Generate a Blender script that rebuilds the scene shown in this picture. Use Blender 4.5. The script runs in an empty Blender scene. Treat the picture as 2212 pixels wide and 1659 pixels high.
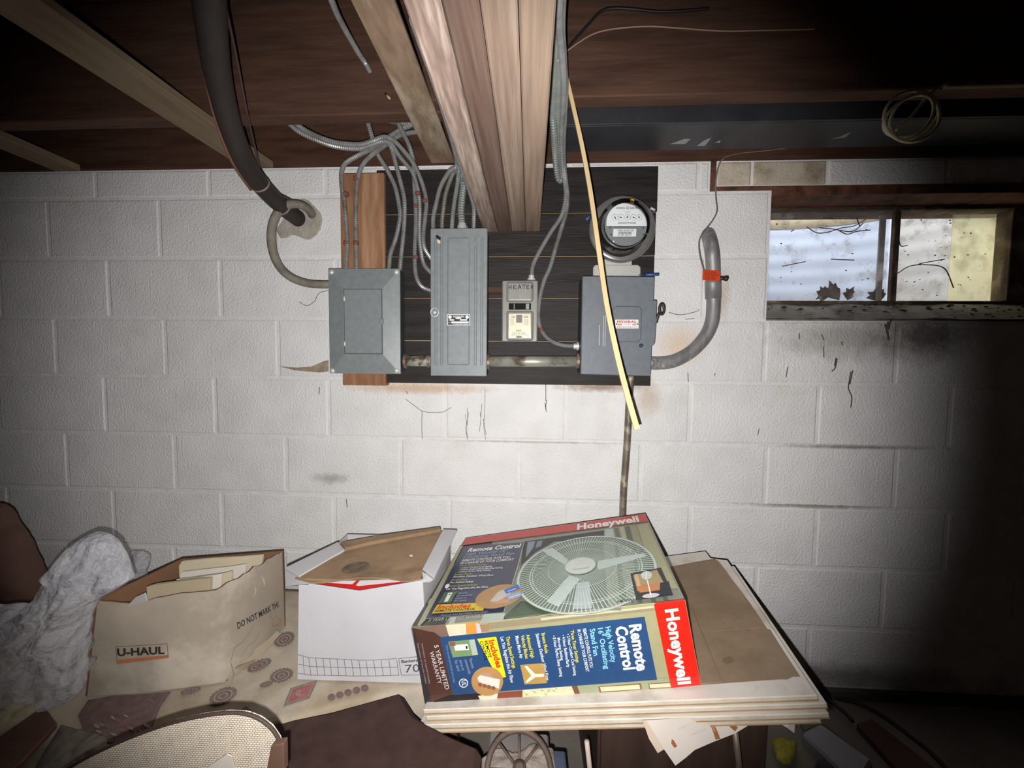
import bpy, bmesh, math, random
from mathutils import Vector, Matrix, noise
random.seed(7)
SC = bpy.context.scene
COL = SC.collection
PI = math.pi

# ------------------------------------------------------------------ camera
F_PX = 815.0
YAW, PITCH, ROLL = 0.04761, 0.05238, 0.009636
CAM = Vector((0.0, -1.2632, 1.1062))
_f = Vector((-math.sin(YAW)*math.cos(PITCH), math.cos(YAW)*math.cos(PITCH), -math.sin(PITCH)))
_r0 = Vector((math.cos(YAW), math.sin(YAW), 0.0))
_u0 = _r0.cross(_f)
_r = _r0*math.cos(ROLL) + _u0*math.sin(ROLL)
_u = -_r0*math.sin(ROLL) + _u0*math.cos(ROLL)
cd = bpy.data.cameras.new('camera')
cd.sensor_fit = 'HORIZONTAL'; cd.sensor_width = 36.0
cd.lens = F_PX/2212.0*36.0
cd.clip_start = 0.02; cd.clip_end = 60
cam = bpy.data.objects.new('camera', cd); COL.objects.link(cam)
cam.matrix_world = Matrix(((_r.x, _u.x, -_f.x, CAM.x), (_r.y, _u.y, -_f.y, CAM.y), (_r.z, _u.z, -_f.z, CAM.z), (0, 0, 0, 1)))
SC.camera = cam

# ------------------------------------------------------------------ light
SC.view_settings.view_transform = 'Standard'
SC.view_settings.look = 'None'
SC.view_settings.gamma = 1.0
SC.view_settings.use_curve_mapping = False
SC.view_settings.exposure = 0.0
world = bpy.data.worlds.new('sky'); SC.world = world; world.use_nodes = True
bg = world.node_tree.nodes['Background']
bg.inputs[0].default_value = (0.86, 0.93, 1.0, 1); bg.inputs[1].default_value = 6.5
# the phone's own flash, a few centimetres below and left of the lens
fl = bpy.data.lights.new('camera_flash', 'SPOT')
fl.energy = 64.0; fl.color = (1.0, 0.982, 0.962); fl.shadow_soft_size = 0.004
fl.spot_size = math.radians(112.5); fl.spot_blend = 0.45
flo = bpy.data.objects.new('camera_flash', fl); COL.objects.link(flo)
flo.location = CAM - _r*0.014 - _u*0.032
def pixray(u, v):
    return (_r*((u-1106.0)/F_PX) + _u*((829.5-v)/F_PX) + _f)
flo.rotation_euler = pixray(1054, 830).to_track_quat('-Z', 'Y').to_euler()

# ------------------------------------------------------------------ helpers
def P(u, v, y=0.0):
    d = pixray(u, v); return CAM + d*((y-CAM.y)/d.y)
def PZ(u, v, z):
    d = pixray(u, v); return CAM + d*((z-CAM.z)/d.z)
def PX(u, v, x):
    d = pixray(u, v); return CAM + d*((x-CAM.x)/d.x)
class Plane:
    def __init__(s, p, n): s.p = Vector(p); s.n = Vector(n).normalized()
    @staticmethod
    def pts(a, b, c):
        n = (Vector(b)-Vector(a)).cross(Vector(c)-Vector(a)).normalized()
        if n.dot(CAM-Vector(a)) < 0: n = -n
        return Plane(a, n)
    def hit(s, u, v, h=0.0):
        d = pixray(u, v); t = (s.p + s.n*h - CAM).dot(s.n)/d.dot(s.n); return CAM + d*t
def YP(y): return Plane((0, y, 0), (0, -1, 0))
def ZP(z): return Plane((0, 0, z), (0, 0, 1))

def lin(c): return c/12.92 if c <= 0.04045 else ((c+0.055)/1.055)**2.4
def rgb(r, g, b, k=1.0): return (lin(r/255)*k, lin(g/255)*k, lin(b/255)*k, 1.0)

MATS = {}
def mat(name, col, rough=0.6, metal=0.0, var=0.12, scale=14.0, bump=0.0, bscale=120.0, stretch=None, col2=None, c2scale=5.0, c2lo=0.5, c2hi=0.65, spec=0.5, alpha=1.0, coat=0.0, coord='Object'):
    if name in MATS: return MATS[name]
    m = bpy.data.materials.new(name); m.use_nodes = True
    nt = m.node_tree; N = nt.nodes; L = nt.links
    b = N['Principled BSDF']
    b.inputs['Roughness'].default_value = rough; b.inputs['Metallic'].default_value = metal
    b.inputs['Specular IOR Level'].default_value = spec
    if coat: b.inputs['Coat Weight'].default_value = coat; b.inputs['Coat Roughness'].default_value = 0.12
    if alpha < 1: b.inputs['Alpha'].default_value = alpha
    if coord == 'World':
        src = N.new('ShaderNodeNewGeometry').outputs['Position']
    else:
        src = N.new('ShaderNodeTexCoord').outputs['Object']
    mp = N.new('ShaderNodeMapping'); L.new(src, mp.inputs[0])
    if stretch: mp.inputs['Scale'].default_value = stretch
    n1 = N.new('ShaderNodeTexNoise'); n1.inputs['Scale'].default_value = scale; n1.inputs['Detail'].default_value = 5
    L.new(mp.outputs[0], n1.inputs['Vector'])
    mr = N.new('ShaderNodeMapRange'); L.new(n1.outputs['Fac'], mr.inputs['Value'])
    mr.inputs['From Min'].default_value = 0.3; mr.inputs['From Max'].default_value = 0.7
    mr.inputs['To Min'].default_value = 1-var; mr.inputs['To Max'].default_value = 1+var
    mx = N.new('ShaderNodeMix'); mx.data_type = 'RGBA'; mx.blend_type = 'MULTIPLY'; mx.inputs[0].default_value = 1
    if col2:
        n2 = N.new('ShaderNodeTexNoise'); n2.inputs['Scale'].default_value = c2scale; n2.inputs['Detail'].default_value = 6; n2.inputs['Roughness'].default_value = 0.65
        L.new(mp.outputs[0], n2.inputs['Vector'])
        m2 = N.new('ShaderNodeMapRange'); L.new(n2.outputs['Fac'], m2.inputs['Value'])
        m2.inputs['From Min'].default_value = c2lo; m2.inputs['From Max'].default_value = c2hi
        cm = N.new('ShaderNodeMix'); cm.data_type = 'RGBA'
        L.new(m2.outputs[0], cm.inputs[0]); cm.inputs[6].default_value = col; cm.inputs[7].default_value = col2
        L.new(cm.outputs[2], mx.inputs[6])
    else:
        mx.inputs[6].default_value = col
    L.new(mr.outputs[0], mx.inputs[7])
    L.new(mx.outputs[2], b.inputs['Base Color'])
    if bump:
        n3 = N.new('ShaderNodeTexNoise'); n3.inputs['Scale'].default_value = bscale; n3.inputs['Detail'].default_value = 4
        L.new(mp.outputs[0], n3.inputs['Vector'])
        bp = N.new('ShaderNodeBump'); bp.inputs['Strength'].default_value = bump; bp.inputs['Distance'].default_value = 0.004
        L.new(n3.outputs['Fac'], bp.inputs['Height']); L.new(bp.outputs[0], b.inputs['Normal'])
    MATS[name] = m
    return m
def flat(r, g, b, rough=0.5, k=1.0, coat=0.0):
    return mat('print_%d_%d_%d_%d' % (r, g, b, int(rough*100)), rgb(r, g, b, k), rough, var=0.05, scale=60, coat=coat)

class MB:
    """collects shapes in world space and links them as ONE mesh object"""
    def __init__(s): s.v = []; s.f = []; s.m = []; s.sm = []; s.mats = []
    def mi(s, m):
        if m is None: return 0
        if m not in s.mats: s.mats.append(m)
        return s.mats.index(m)
    def add(s, vs, fs, m=None, smooth=False):
        o = len(s.v); s.v += [Vector(p) for p in vs]; k = s.mi(m)
        for f in fs: s.f.append([i+o for i in f]); s.m.append(k); s.sm.append(smooth)
        return s
    def box(s, x0, x1, y0, y1, z0, z1, m=None, bev=0.0, M=None, seg=1):
        bm = bmesh.new(); bmesh.ops.create_cube(bm, size=1.0)
        for v in bm.verts:
            v.co = Vector((x0+(x1-x0)*(v.co.x+.5), y0+(y1-y0)*(v.co.y+.5), z0+(z1-z0)*(v.co.z+.5)))
        if bev: bmesh.ops.bevel(bm, geom=bm.edges[:], offset=bev, segments=seg, affect='EDGES', profile=0.5)
        if M is not None: bm.transform(M)
        s.frombm(bm, m, smooth=False); return s
    def frombm(s, bm, m=None, smooth=False):
        bm.verts.index_update()
        s.add([v.co.copy() for v in bm.verts], [[v.index for v in f.verts] for f in bm.faces], m, smooth); bm.free(); return s
    def hexa(s, c, m=None, bev=0.0):
        """c: 8 corners, bottom four then top four, both in the same turning order"""
        bm = bmesh.new(); vs = [bm.verts.new(p) for p in c]
        for f in ((3, 2, 1, 0), (4, 5, 6, 7), (0, 1, 5, 4), (1, 2, 6, 5), (2, 3, 7, 6), (3, 0, 4, 7)): bm.faces.new([vs[i] for i in f])
        bmesh.ops.recalc_face_normals(bm, faces=bm.faces[:])
        if bev: bmesh.ops.bevel(bm, geom=bm.edges[:], offset=bev, segments=1, affect='EDGES')
        s.frombm(bm, m); return s
    def prism(s, pts, d, m=None, bev=0.0):
        bm = bmesh.new(); n = len(pts); d = Vector(d)
        a = [bm.verts.new(Vector(p)) for p in pts]; b = [bm.verts.new(Vector(p)+d) for p in pts]
        bm.faces.new(a); bm.faces.new(b[::-1])
        for i in range(n): bm.faces.new((a[i], b[i], b[(i+1) % n], a[(i+1) % n]))
        bmesh.ops.recalc_face_normals(bm, faces=bm.faces[:])
        if bev: bmesh.ops.bevel(bm, geom=[e for e in bm.edges], offset=bev, segments=1, affect='EDGES')
        s.frombm(bm, m); return s
    def tube(s, path, r, m=None, n=10, caps=True, smooth=True):
        """r a number or a list with one radius per point"""
        path = [Vector(p) for p in path]; k = len(path)
        rr = r if isinstance(r, (list, tuple)) else [r]*k
        t = [(path[min(i+1, k-1)]-path[max(i-1, 0)]).normalized() for i in range(k)]
        a = t[0].orthogonal().normalized(); vs = []; fs = []
        for i in range(k):
            a = (a - t[i]*a.dot(t[i]))
            a = a.normalized() if a.length > 1e-6 else t[i].orthogonal().normalized()
            b = t[i].cross(a)
            for j in range(n):
                w = 2*PI*j/n; vs.append(path[i]+(a*math.cos(w)+b*math.sin(w))*rr[i])
        for i in range(k-1):
            for j in range(n):
                fs.append((i*n+j, i*n+(j+1) % n, (i+1)*n+(j+1) % n, (i+1)*n+j))
        if caps: fs.append(tuple(range(n))[::-1]); fs.append(tuple(range((k-1)*n, k*n)))
        s.add(vs, fs, m, smooth); return s
    def lathe(s, c, axis, prof, m=None, n=32, smooth=True, closed=False):
        """prof: (distance along axis, radius)"""
        ax = Vector(axis).normalized(); a = ax.orthogonal().normalized(); b = ax.cross(a); c = Vector(c); vs = []; fs = []
        for (h, r) in prof:
            for j in range(n):
                w = 2*PI*j/n; vs.append(c+ax*h+(a*math.cos(w)+b*math.sin(w))*r)
        k = len(prof)
        for i in range(k-1):
            for j in range(n): fs.append((i*n+j, i*n+(j+1) % n, (i+1)*n+(j+1) % n, (i+1)*n+j))
        s.add(vs, fs, m, smooth)
        if prof[0][1] > 1e-4: s.add(vs[:n], [tuple(range(n))[::-1]], m)
        if prof[-1][1] > 1e-4: s.add(vs[-n:], [tuple(range(n))], m)
        return s
    def grid(s, fn, nu, nv, m=None, smooth=True):
        vs = [fn(i/nu, j/nv) for j in range(nv+1) for i in range(nu+1)]
        fs = [(j*(nu+1)+i, j*(nu+1)+i+1, (j+1)*(nu+1)+i+1, (j+1)*(nu+1)+i) for j in range(nv) for i in range(nu)]
        s.add(vs, fs, m, smooth); return s
    def build(s, name, m=None, parent=None, thick=0.0, **tags):
        off = wloc(parent) if parent else (tags.pop('at', None) or Vector((0, 0, 0)))
        tags.pop('at', None)
        me = bpy.data.meshes.new(name)
        me.from_pydata([tuple(p-off) for p in s.v], [], s.f)
        if s.mats:
            for q in s.mats: me.materials.append(q)
            me.polygons.foreach_set('material_index', s.m)
        elif m: me.materials.append(m)
        me.polygons.foreach_set('use_smooth', s.sm)
        me.update()
        o = bpy.data.objects.new(name, me); COL.objects.link(o)
        if parent: o.parent = parent
        else: o.location = off
        if thick:
            md = o.modifiers.new('thickness', 'SOLIDIFY'); md.thickness = thick; md.offset = 0
        tag(o, **tags); return o
def wloc(o):
    v = Vector((0, 0, 0))
    while o: v += o.location; o = o.parent
    return v
def tag(o, label=None, cat=None, group=None, kind=None):
    if label: o['label'] = label
    if cat: o['category'] = cat
    if group: o['group'] = group
    if kind: o['kind'] = kind
    return o
def thing(name, loc, label, cat, group=None, kind=None):
    o = bpy.data.objects.new(name, None); COL.objects.link(o); o.location = loc; o.empty_display_size = 0.05
    return tag(o, label, cat, group, kind)

def spline(pts, step=0.004):
    """Catmull-Rom through points, evenly resampled"""
    pts = [Vector(p) for p in pts]; out = []
    q = [pts[0]*2-pts[1]] + pts + [pts[-1]*2-pts[-2]]
    for i in range(1, len(q)-2):
        p0, p1, p2, p3 = q[i-1:i+3]; n = 24
        for k in range(n):
            t = k/n; out.append(0.5*((2*p1)+(p2-p0)*t+(2*p0-5*p1+4*p2-p3)*t*t+(3*p1-p0-3*p2+p3)*t**3))
    out.append(pts[-1])
    res = [out[0]]; acc = 0.0
    for a, b in zip(out, out[1:]):
        d = (b-a).length
        while acc+d >= step:
            t = (step-acc)/d; a = a+(b-a)*t; res.append(a); d = (b-a).length; acc = 0.0
        acc += d
    if (res[-1]-out[-1]).length > step*0.3: res.append(out[-1])
    return res

# ------------------------------------------------------------------ flat print on real faces
def _textmesh(s, bold=0.0, shear=0.0):
    cu = bpy.data.curves.new('t', 'FONT'); cu.body = s; cu.size = 1.0; cu.offset = bold; cu.shear = shear; cu.resolution_u = 2
    ob = bpy.data.objects.new('t', cu); COL.objects.link(ob)
    dg = bpy.context.evaluated_depsgraph_get(); me = bpy.data.meshes.new_from_object(ob.evaluated_get(dg))
    vs = [v.co.copy() for v in me.vertices]; fs = [list(p.vertices) for p in me.polygons]
    bpy.data.objects.remove(ob); bpy.data.curves.remove(cu); bpy.data.meshes.remove(me)
    return vs, fs
_cap = [None]
def capheight():
    if _cap[0] is None: _cap[0] = max(v.y for v in _textmesh('H')[0])
    return _cap[0]
class Print(MB):
    """ink on a plane: shapes are given where they sit on the face and laid a fraction of a millimetre proud"""
    def __init__(s, plane, base=0.0004, step=0.00012): super().__init__(); s.pl = plane; s.h = base; s.step = step
    def up(s): s.h += s.step; return s
    def poly(s, px, m):
        s.up(); vs = [s.pl.hit(u, v, s.h) for u, v in px]; f = list(range(len(vs)))
        n = Vector((0, 0, 0))
        for i in range(len(vs)): n += vs[i].cross(vs[(i+1) % len(vs)])
        if n.dot(s.pl.n) < 0: f = f[::-1]
        s.add(vs, [f], m); return s
    def ell(s, c, a, b, m, n=28):
        """ellipse given in the photograph's pixels by centre and two half-axis vectors"""
        return s.poly([(c[0]+a[0]*math.cos(2*PI*k/n)+b[0]*math.sin(2*PI*k/n), c[1]+a[1]*math.cos(2*PI*k/n)+b[1]*math.sin(2*PI*k/n)) for k in range(n)], m)
    def line(s, pts, w, m):
        s.up(); q = [s.pl.hit(u, v, s.h) for u, v in pts]
        for a, b in zip(q, q[1:]):
            d = (b-a); 
            if d.length < 1e-7: continue
            t = s.pl.n.cross(d.normalized())*w/2
            s.add([a-t, b-t, b+t, a+t], [(0, 1, 2, 3)], m)
        return s
    def text(s, txt, p0, p1, p2, m, bold=0.0, shear=0.0):
        """p0/p1 baseline ends, p2 above p0 at capital height"""
        s.up(); vs, fs = _textmesh(txt, bold, shear)
        if not vs: return s
        x0 = min(v.x for v in vs); x1 = max(v.x for v in vs); ch = capheight()
        A = s.pl.hit(*p0, s.h); B = s.pl.hit(*p1, s.h); C = s.pl.hit(*p2, s.h)
        ex = (B-A)/(x1-x0); ey = (C-A)/ch
        flip = ex.cross(ey).dot(s.pl.n) < 0
        s.add([A+ex*(v.x-x0)+ey*v.y for v in vs], [f[::-1] if flip else f for f in fs], m); return s
# ------------------------------------------------------------------ materials
paint = mat('white_block_paint', rgb(233, 231, 230), 0.75, var=0.06, scale=9, bump=0.8, bscale=150, col2=rgb(214, 196, 178), c2scale=2.6, c2lo=0.60, c2hi=0.86, coord='World', spec=0.25)
mortar_m = mat('painted_mortar', rgb(231, 229, 228), 0.8, var=0.08, scale=20, bump=0.4, bscale=110, col2=rgb(176, 165, 152), c2scale=5, c2lo=0.62, c2hi=0.80, coord='World', spec=0.2)
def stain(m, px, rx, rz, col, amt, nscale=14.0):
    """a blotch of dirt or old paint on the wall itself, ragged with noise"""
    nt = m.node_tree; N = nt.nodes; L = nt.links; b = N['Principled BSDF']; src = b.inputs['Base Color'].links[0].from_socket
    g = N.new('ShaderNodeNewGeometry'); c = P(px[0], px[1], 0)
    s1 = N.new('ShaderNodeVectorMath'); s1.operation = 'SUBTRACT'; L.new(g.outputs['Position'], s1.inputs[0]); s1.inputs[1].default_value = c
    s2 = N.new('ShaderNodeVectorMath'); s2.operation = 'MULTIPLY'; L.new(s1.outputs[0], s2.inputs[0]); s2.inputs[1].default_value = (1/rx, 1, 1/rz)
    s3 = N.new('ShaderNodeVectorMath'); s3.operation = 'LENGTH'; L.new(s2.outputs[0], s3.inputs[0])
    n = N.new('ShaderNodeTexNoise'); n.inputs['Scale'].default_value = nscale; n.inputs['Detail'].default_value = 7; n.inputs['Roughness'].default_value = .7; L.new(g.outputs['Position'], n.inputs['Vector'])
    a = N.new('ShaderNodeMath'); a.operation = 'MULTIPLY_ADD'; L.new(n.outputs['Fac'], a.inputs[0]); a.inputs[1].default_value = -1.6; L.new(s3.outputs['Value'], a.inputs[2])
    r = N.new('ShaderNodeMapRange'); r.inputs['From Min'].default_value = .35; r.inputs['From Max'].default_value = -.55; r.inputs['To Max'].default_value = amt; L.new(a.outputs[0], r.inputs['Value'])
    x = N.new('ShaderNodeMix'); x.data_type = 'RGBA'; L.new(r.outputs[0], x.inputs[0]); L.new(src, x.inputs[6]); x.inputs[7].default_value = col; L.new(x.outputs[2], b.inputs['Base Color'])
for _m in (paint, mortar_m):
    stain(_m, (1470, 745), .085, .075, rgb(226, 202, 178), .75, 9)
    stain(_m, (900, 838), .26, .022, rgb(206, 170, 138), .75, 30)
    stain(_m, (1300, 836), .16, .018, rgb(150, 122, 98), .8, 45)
    stain(_m, (1400, 860), .04, .07, rgb(200, 174, 148), .55, 30)
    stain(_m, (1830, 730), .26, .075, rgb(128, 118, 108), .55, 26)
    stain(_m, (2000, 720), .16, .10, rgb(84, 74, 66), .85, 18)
    stain(_m, (715, 1033), .075, .022, rgb(176, 172, 168), .8, 30)
    stain(_m, (1560, 640), .03, .09, rgb(206, 188, 176), .7, 24)
    stain(_m, (1850, 966), .26, .008, rgb(120, 114, 106), .8, 30)
    stain(_m, (1760, 1094), .24, .008, rgb(140, 134, 122), .8, 30)
    stain(_m, (1150, 955), .34, .004, rgb(176, 168, 158), .7, 30)
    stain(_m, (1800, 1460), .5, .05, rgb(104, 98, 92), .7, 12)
bare_block = mat('dusty_block', rgb(196, 184, 166), 0.85, var=0.15, scale=14, bump=0.5, bscale=130, col2=rgb(150, 128, 104), c2scale=6, coord='World', spec=0.2)
concrete = mat('dirty_concrete', rgb(130, 122, 112), 0.9, var=0.25, scale=9, bump=0.6, bscale=70, col2=rgb(66, 58, 50), c2scale=8, coord='World')
floor_m = mat('dusty_floor', rgb(120, 112, 104), 0.9, var=0.2, scale=6, bump=0.3, bscale=60, coord='World')
dark_wall = mat('unlit_wall', rgb(150, 142, 134), 0.9, var=0.1, scale=4, coord='World')
joist_w = mat('joist_wood', rgb(86, 62, 50), 0.75, var=0.2, scale=5, stretch=(1.2, 9, 11), bump=0.25, bscale=14, col2=rgb(68, 47, 38), c2scale=2.2, c2lo=0.45, c2hi=0.7, spec=0.2)
joist_d = mat('old_joist_wood', rgb(80, 56, 44), 0.8, var=0.2, scale=5, stretch=(1.2, 9, 11), bump=0.25, bscale=14, col2=rgb(62, 38, 28), c2scale=2.2, spec=0.2)
ply_a = mat('girder_wood_pink', rgb(138, 118, 108), 0.7, var=0.3, scale=9, stretch=(18, 1.6, 18), bump=0.35, bscale=16, col2=rgb(164, 148, 136), c2scale=2.2, c2lo=0.46, c2hi=0.62, spec=0.25)
ply_b = mat('girder_wood_brown', rgb(108, 88, 78), 0.75, var=0.22, scale=7, stretch=(16, 0.8, 16), bump=0.35, bscale=18, col2=rgb(92, 72, 62), c2scale=2, spec=0.25)
ply_c = mat('girder_wood_tan', rgb(134, 114, 100), 0.7, var=0.22, scale=7, stretch=(18, 0.8, 18), bump=0.35, bscale=18, col2=rgb(158, 140, 124), c2scale=2, c2lo=0.45, c2hi=0.6, spec=0.25)
ply_d = mat('girder_wood_light', rgb(144, 124, 108), 0.7, var=0.18, scale=7, stretch=(18, 0.8, 18), bump=0.35, bscale=18, col2=rgb(124, 100, 86), c2scale=2, c2lo=0.5, c2hi=0.7, spec=0.25)
board_w = mat('cross_board_wood', rgb(140, 118, 98), 0.8, var=0.25, scale=9, stretch=(5, 1.4, 5), bump=0.3, bscale=26, col2=rgb(166, 152, 132), c2scale=2.4, c2lo=0.5, c2hi=0.6, spec=0.2)
brace_w = mat('olive_board_wood', rgb(124, 108, 88), 0.85, var=0.15, scale=8, stretch=(6, 1, 6), bump=0.2, bscale=20, spec=0.15)
black_steel = mat('black_steel', rgb(52, 53, 57), 0.45, metal=0.0, var=0.25, scale=12, col2=rgb(40, 34, 32), c2scale=3, bump=0.05, spec=0.5)

# ------------------------------------------------------------------ the block wall
ZR0, RH, BL = 1.6614, 0.2032, 0.4064
WX0, WX1, WZ0, WZ1 = 0.758, 1.645, 1.2552, 1.645        # window opening
WALL_TOP = 1.757
XL, XR = -2.62, 2.42
wall = MB()
for (a, b, c, d) in ((XL, WX0, 0, WALL_TOP), (WX1, XR, 0, WALL_TOP), (WX0, WX1, 0, WZ0), (WX0, WX1, 1.673, WALL_TOP)):
    wall.box(a, b, 0.0014, 0.205, c, d)
wall = wall.build('wall_back', mortar_m, kind='structure')
wall['label'] = 'white painted concrete block wall'
_blk = {}
def block(x0, x1, z0, z1, m=paint, proud=0.0):
    g = 0.0045
    w, h = round(x1-x0-2*g, 4), round(z1-z0-2*g, 4)
    if w < 0.02: return
    key = (w, h, m.name)
    if key not in _blk:
        c = 0.005; W, H = w/2, h/2
        o_ = [(-W, .006, -H), (W, .006, -H), (W, .006, H), (-W, .006, H)]
        k_ = [(-W, .0022, -H), (W, .0022, -H), (W, .0022, H), (-W, .0022, H)]
        i_ = [(-W+c, 0, -H+c), (W-c, 0, -H+c), (W-c, 0, H-c), (-W+c, 0, H-c)]
        fs = [(8, 9, 10, 11)]
        for j in range(4):
            n = (j+1) % 4; fs += [(j, n, 4+n, 4+j), (4+j, 4+n, 8+n, 8+j)]
        fs.append((3, 2, 1, 0))
        me = bpy.data.meshes.new('concrete_block'); me.from_pydata(o_+k_+i_, [], fs); me.materials.append(m); _blk[key] = me
    o = bpy.data.objects.new('concrete_block', _blk[key]); COL.objects.link(o); o.parent = wall
    o.location = ((x0+x1)/2, -proud, (z0+z1)/2)
SH = 0.2032
courses = [(-1.7063, 1), (-1.6841, 0), (-1.6754, 1), (-1.6802, 0), (-1.7080, 1), (-1.6599, 0), (-1.6943, 1), (-1.675, 0), (-1.70, 1)]
rb = random.Random(3)
for c, (e, par) in enumerate(courses):
    zt = WALL_TOP if c == 0 else ZR0-RH*(c-1)
    zb = ZR0-RH*c
    for k in range(-6, 26):
        if k % 2 != par: continue
        x0 = e+k*SH; x1 = x0+BL
        x0 = max(x0, XL); x1 = min(x1, XR)
        if x1-x0 < 0.03 or zb < 0.03: continue
        pr = rb.uniform(0, 0.0012)
        if c == 0:
            if x0 < 0.565: block(x0, min(x1, 0.565), zb, zt, proud=pr)
        elif c in (1, 2) and x1 > WX0 and x0 < WX1:
            if x0 < WX0: block(x0, WX0, zb, zt, proud=pr)
            if x1 > WX1: block(WX1, x1, zb, zt, proud=pr)
        else: block(x0, x1, zb, zt, proud=pr)
xs = [0.585, P(1625, 372).x, P(1787, 372).x, 1.28, 1.62, 2.02, XR]
for a, b, m in zip(xs, xs[1:], (bare_block, bare_block, paint, paint, paint, paint)): block(a, b, 1.676, WALL_TOP, m, 0.002)
# rusty gap beside the first cap block
rust = mat('rust', rgb(104, 66, 46), 0.9, var=0.3, scale=30, col2=rgb(60, 38, 28), c2scale=18, bump=0.4, bscale=90)
MB().box(0.566, 0.583, -0.002, 0.004, 1.663, WALL_TOP, rust).build('rust_stained_joint', parent=wall)
# mortar patch round the pipe
patch_m = mat('grey_mortar_patch', rgb(172, 165, 154), 0.95, var=0.15, scale=25, bump=0.8, bscale=90)
pp = [(598, 497), (612, 478), (628, 455), (640, 436), (654, 430), (668, 434), (680, 446), (694, 462), (698, 476), (694, 496), (686, 508), (672, 518), (660, 518), (648, 512), (634, 508), (622, 514), (608, 516)]
MB().prism([P(u, v, 0.002) for u, v in pp], (0, -0.007, 0), patch_m, bev=0.0025).build('mortar_patch', parent=wall, label='grey mortar patch around the black pipe')

# other sides of the cellar
def struct(name, mb, m, **k): return mb.build(name, m, kind='structure', **k)
struct('floor', MB().box(XL-.2, XR+.2, -4.2, .2, -.1, 0), floor_m)
struct('wall_left', MB().box(XL-.2, XL, -4.2, .2, 0, 2.2), dark_wall)
struct('wall_right', MB().box(XR, XR+.2, -4.2, .2, 0, 2.2), dark_wall)
struct('wall_rear', MB().box(XL-.2, XR+.2, -4.4, -4.2, 0, 2.2), dark_wall)
struct('baseboard_back', MB().box(XL, XR, -0.014, 0.003, 0, 0.034, bev=0.004), mat('damp_footing', rgb(74, 68, 62), 0.95, var=0.3, scale=12, bump=0.5, bscale=50, coord='World'))
JB = 1.7679
CEIL_Z = 2.075
ceil = MB()
ceil_o = ceil.box(XL-.2, XR+.2, -4.4, .2, CEIL_Z+.025, CEIL_Z+.13).build('ceiling', joist_d, kind='structure')
y = -4.2; q = random.Random(5)
while y < 0.1:
    MB().box(XL, XR, y, y+0.135, CEIL_Z, CEIL_Z+.022, bev=0.002).build('subfloor_board', joist_d, parent=ceil_o); y += 0.139
struct('trim_1', MB().box(XL, XR, -0.012, 0.19, WALL_TOP+.0005, JB-.0005).box(XL, XR, -0.012, 0.03, JB, CEIL_Z), joist_d, label='brown wooden sill and rim board on top of the wall')
# joists running along the wall, lapped over the girder
def joist(y0, x0, x1, label, m=joist_w, w=0.042):
    return MB().box(x0, x1, y0-w, y0, JB, CEIL_Z-.001, bev=0.003).build('floor_joist', m, label=label, cat='joist', group='floor joists')
joist(-0.243+.042, XL, -0.02, 'brown floor joist left of the girder, nearest the wall')
joist(-0.288+.042, -0.28, XR, 'brown floor joist right of the girder, nearest the wall')
joist(-0.69, XL, -0.02, 'second floor joist from the wall, left of the girder')
joist(-0.735, -0.28, XR, 'second floor joist from the wall, right of the girder')
# girder: four planks nailed side by side
gx = [-0.1560, -0.1106, -0.0652, -0.0196, 0.0262]
GB = 1.5336
gd = thing('wooden_girder', (-0.065, -0.9, GB), 'built up wooden girder of four planks running out from the wall overhead', 'beam')
for i, m in enumerate((ply_a, ply_b, ply_c, ply_d)):
    dz = (0, 0.002, 0.0008, 0)[i]
    y1 = (-0.021, -0.026, -0.026, -0.022)[i]
    MB().box(gx[i]+.0006, gx[i+1]-.0006, -2.6, y1, GB+dz, JB-.001, bev=0.0025).build('plank', m, gd)
# board under the joists beside the girder
MB().box(-0.331, -0.2525, -2.4, -0.013, 1.7569, JB-.0007, bev=0.002).build('cross_board', board_w, label='tan weathered board under the joists, just left of the girder', cat='board')
b1 = [PZ(611, 365, JB-.001), PZ(466, 307, JB-.001), PZ(7, 11, JB-.001), PZ(119, 0, JB-.001)]
b1[0].y = -0.02; b1[1] = PZ(590, 387, JB-.001); b1[1].y = -0.02; b1[1].x = -0.957
b1[2] = b1[1].lerp(Vector((-0.993, -0.57, b1[1].z)), 3.0); b1[3] = b1[0].lerp(Vector((-0.882, -0.574, b1[0].z)), 3.0)
MB().prism(b1, (0, 0, -0.021), brace_w, bev=0.002).build('overhead_board', label='olive grey board slanting across the ceiling at upper left', cat='board')
b2 = [Vector((-1.53, -0.02, JB-.001)), Vector((-1.62, -0.02, JB-.001)), Vector((-1.63, -1.3, JB-.001)), Vector((-1.54, -1.3, JB-.001))]
MB().prism(b2, (0, 0, -0.021), brace_w, bev=0.002).build('overhead_board', label='dim board under the joists at the far left edge', cat='board')
# black steel channel on the right, tucked behind the joist
ch = thing('steel_channel', (1.2, -0.11, JB), 'black steel channel running along the wall top at right', 'steel beam')
MB().box(0.075, XR, -0.184, -0.176, JB-.003, JB+.17, bev=0.0012).build('web', black_steel, ch)
MB().box(0.075, XR, -0.1755, -0.05, JB-.003, JB+.003, bev=0.001).build('flange', black_steel, ch)
white_scuff = flat(150, 150, 148, 0.7)
for pts in ([(1448, 311), (1478, 300), (1492, 300), (1480, 311)], [(1505, 315), (1520, 304), (1536, 297), (1530, 306), (1522, 315)], [(1544, 308), (1556, 303), (1556, 308)], [(1795, 300), (1812, 296), (1838, 285), (1826, 297)]):
    MB().prism([PZ(u, v, JB-.0032) for u, v in pts], (0, 0, -.0004), white_scuff).build('scratch', parent=ch, label='pale scratch')

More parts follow.
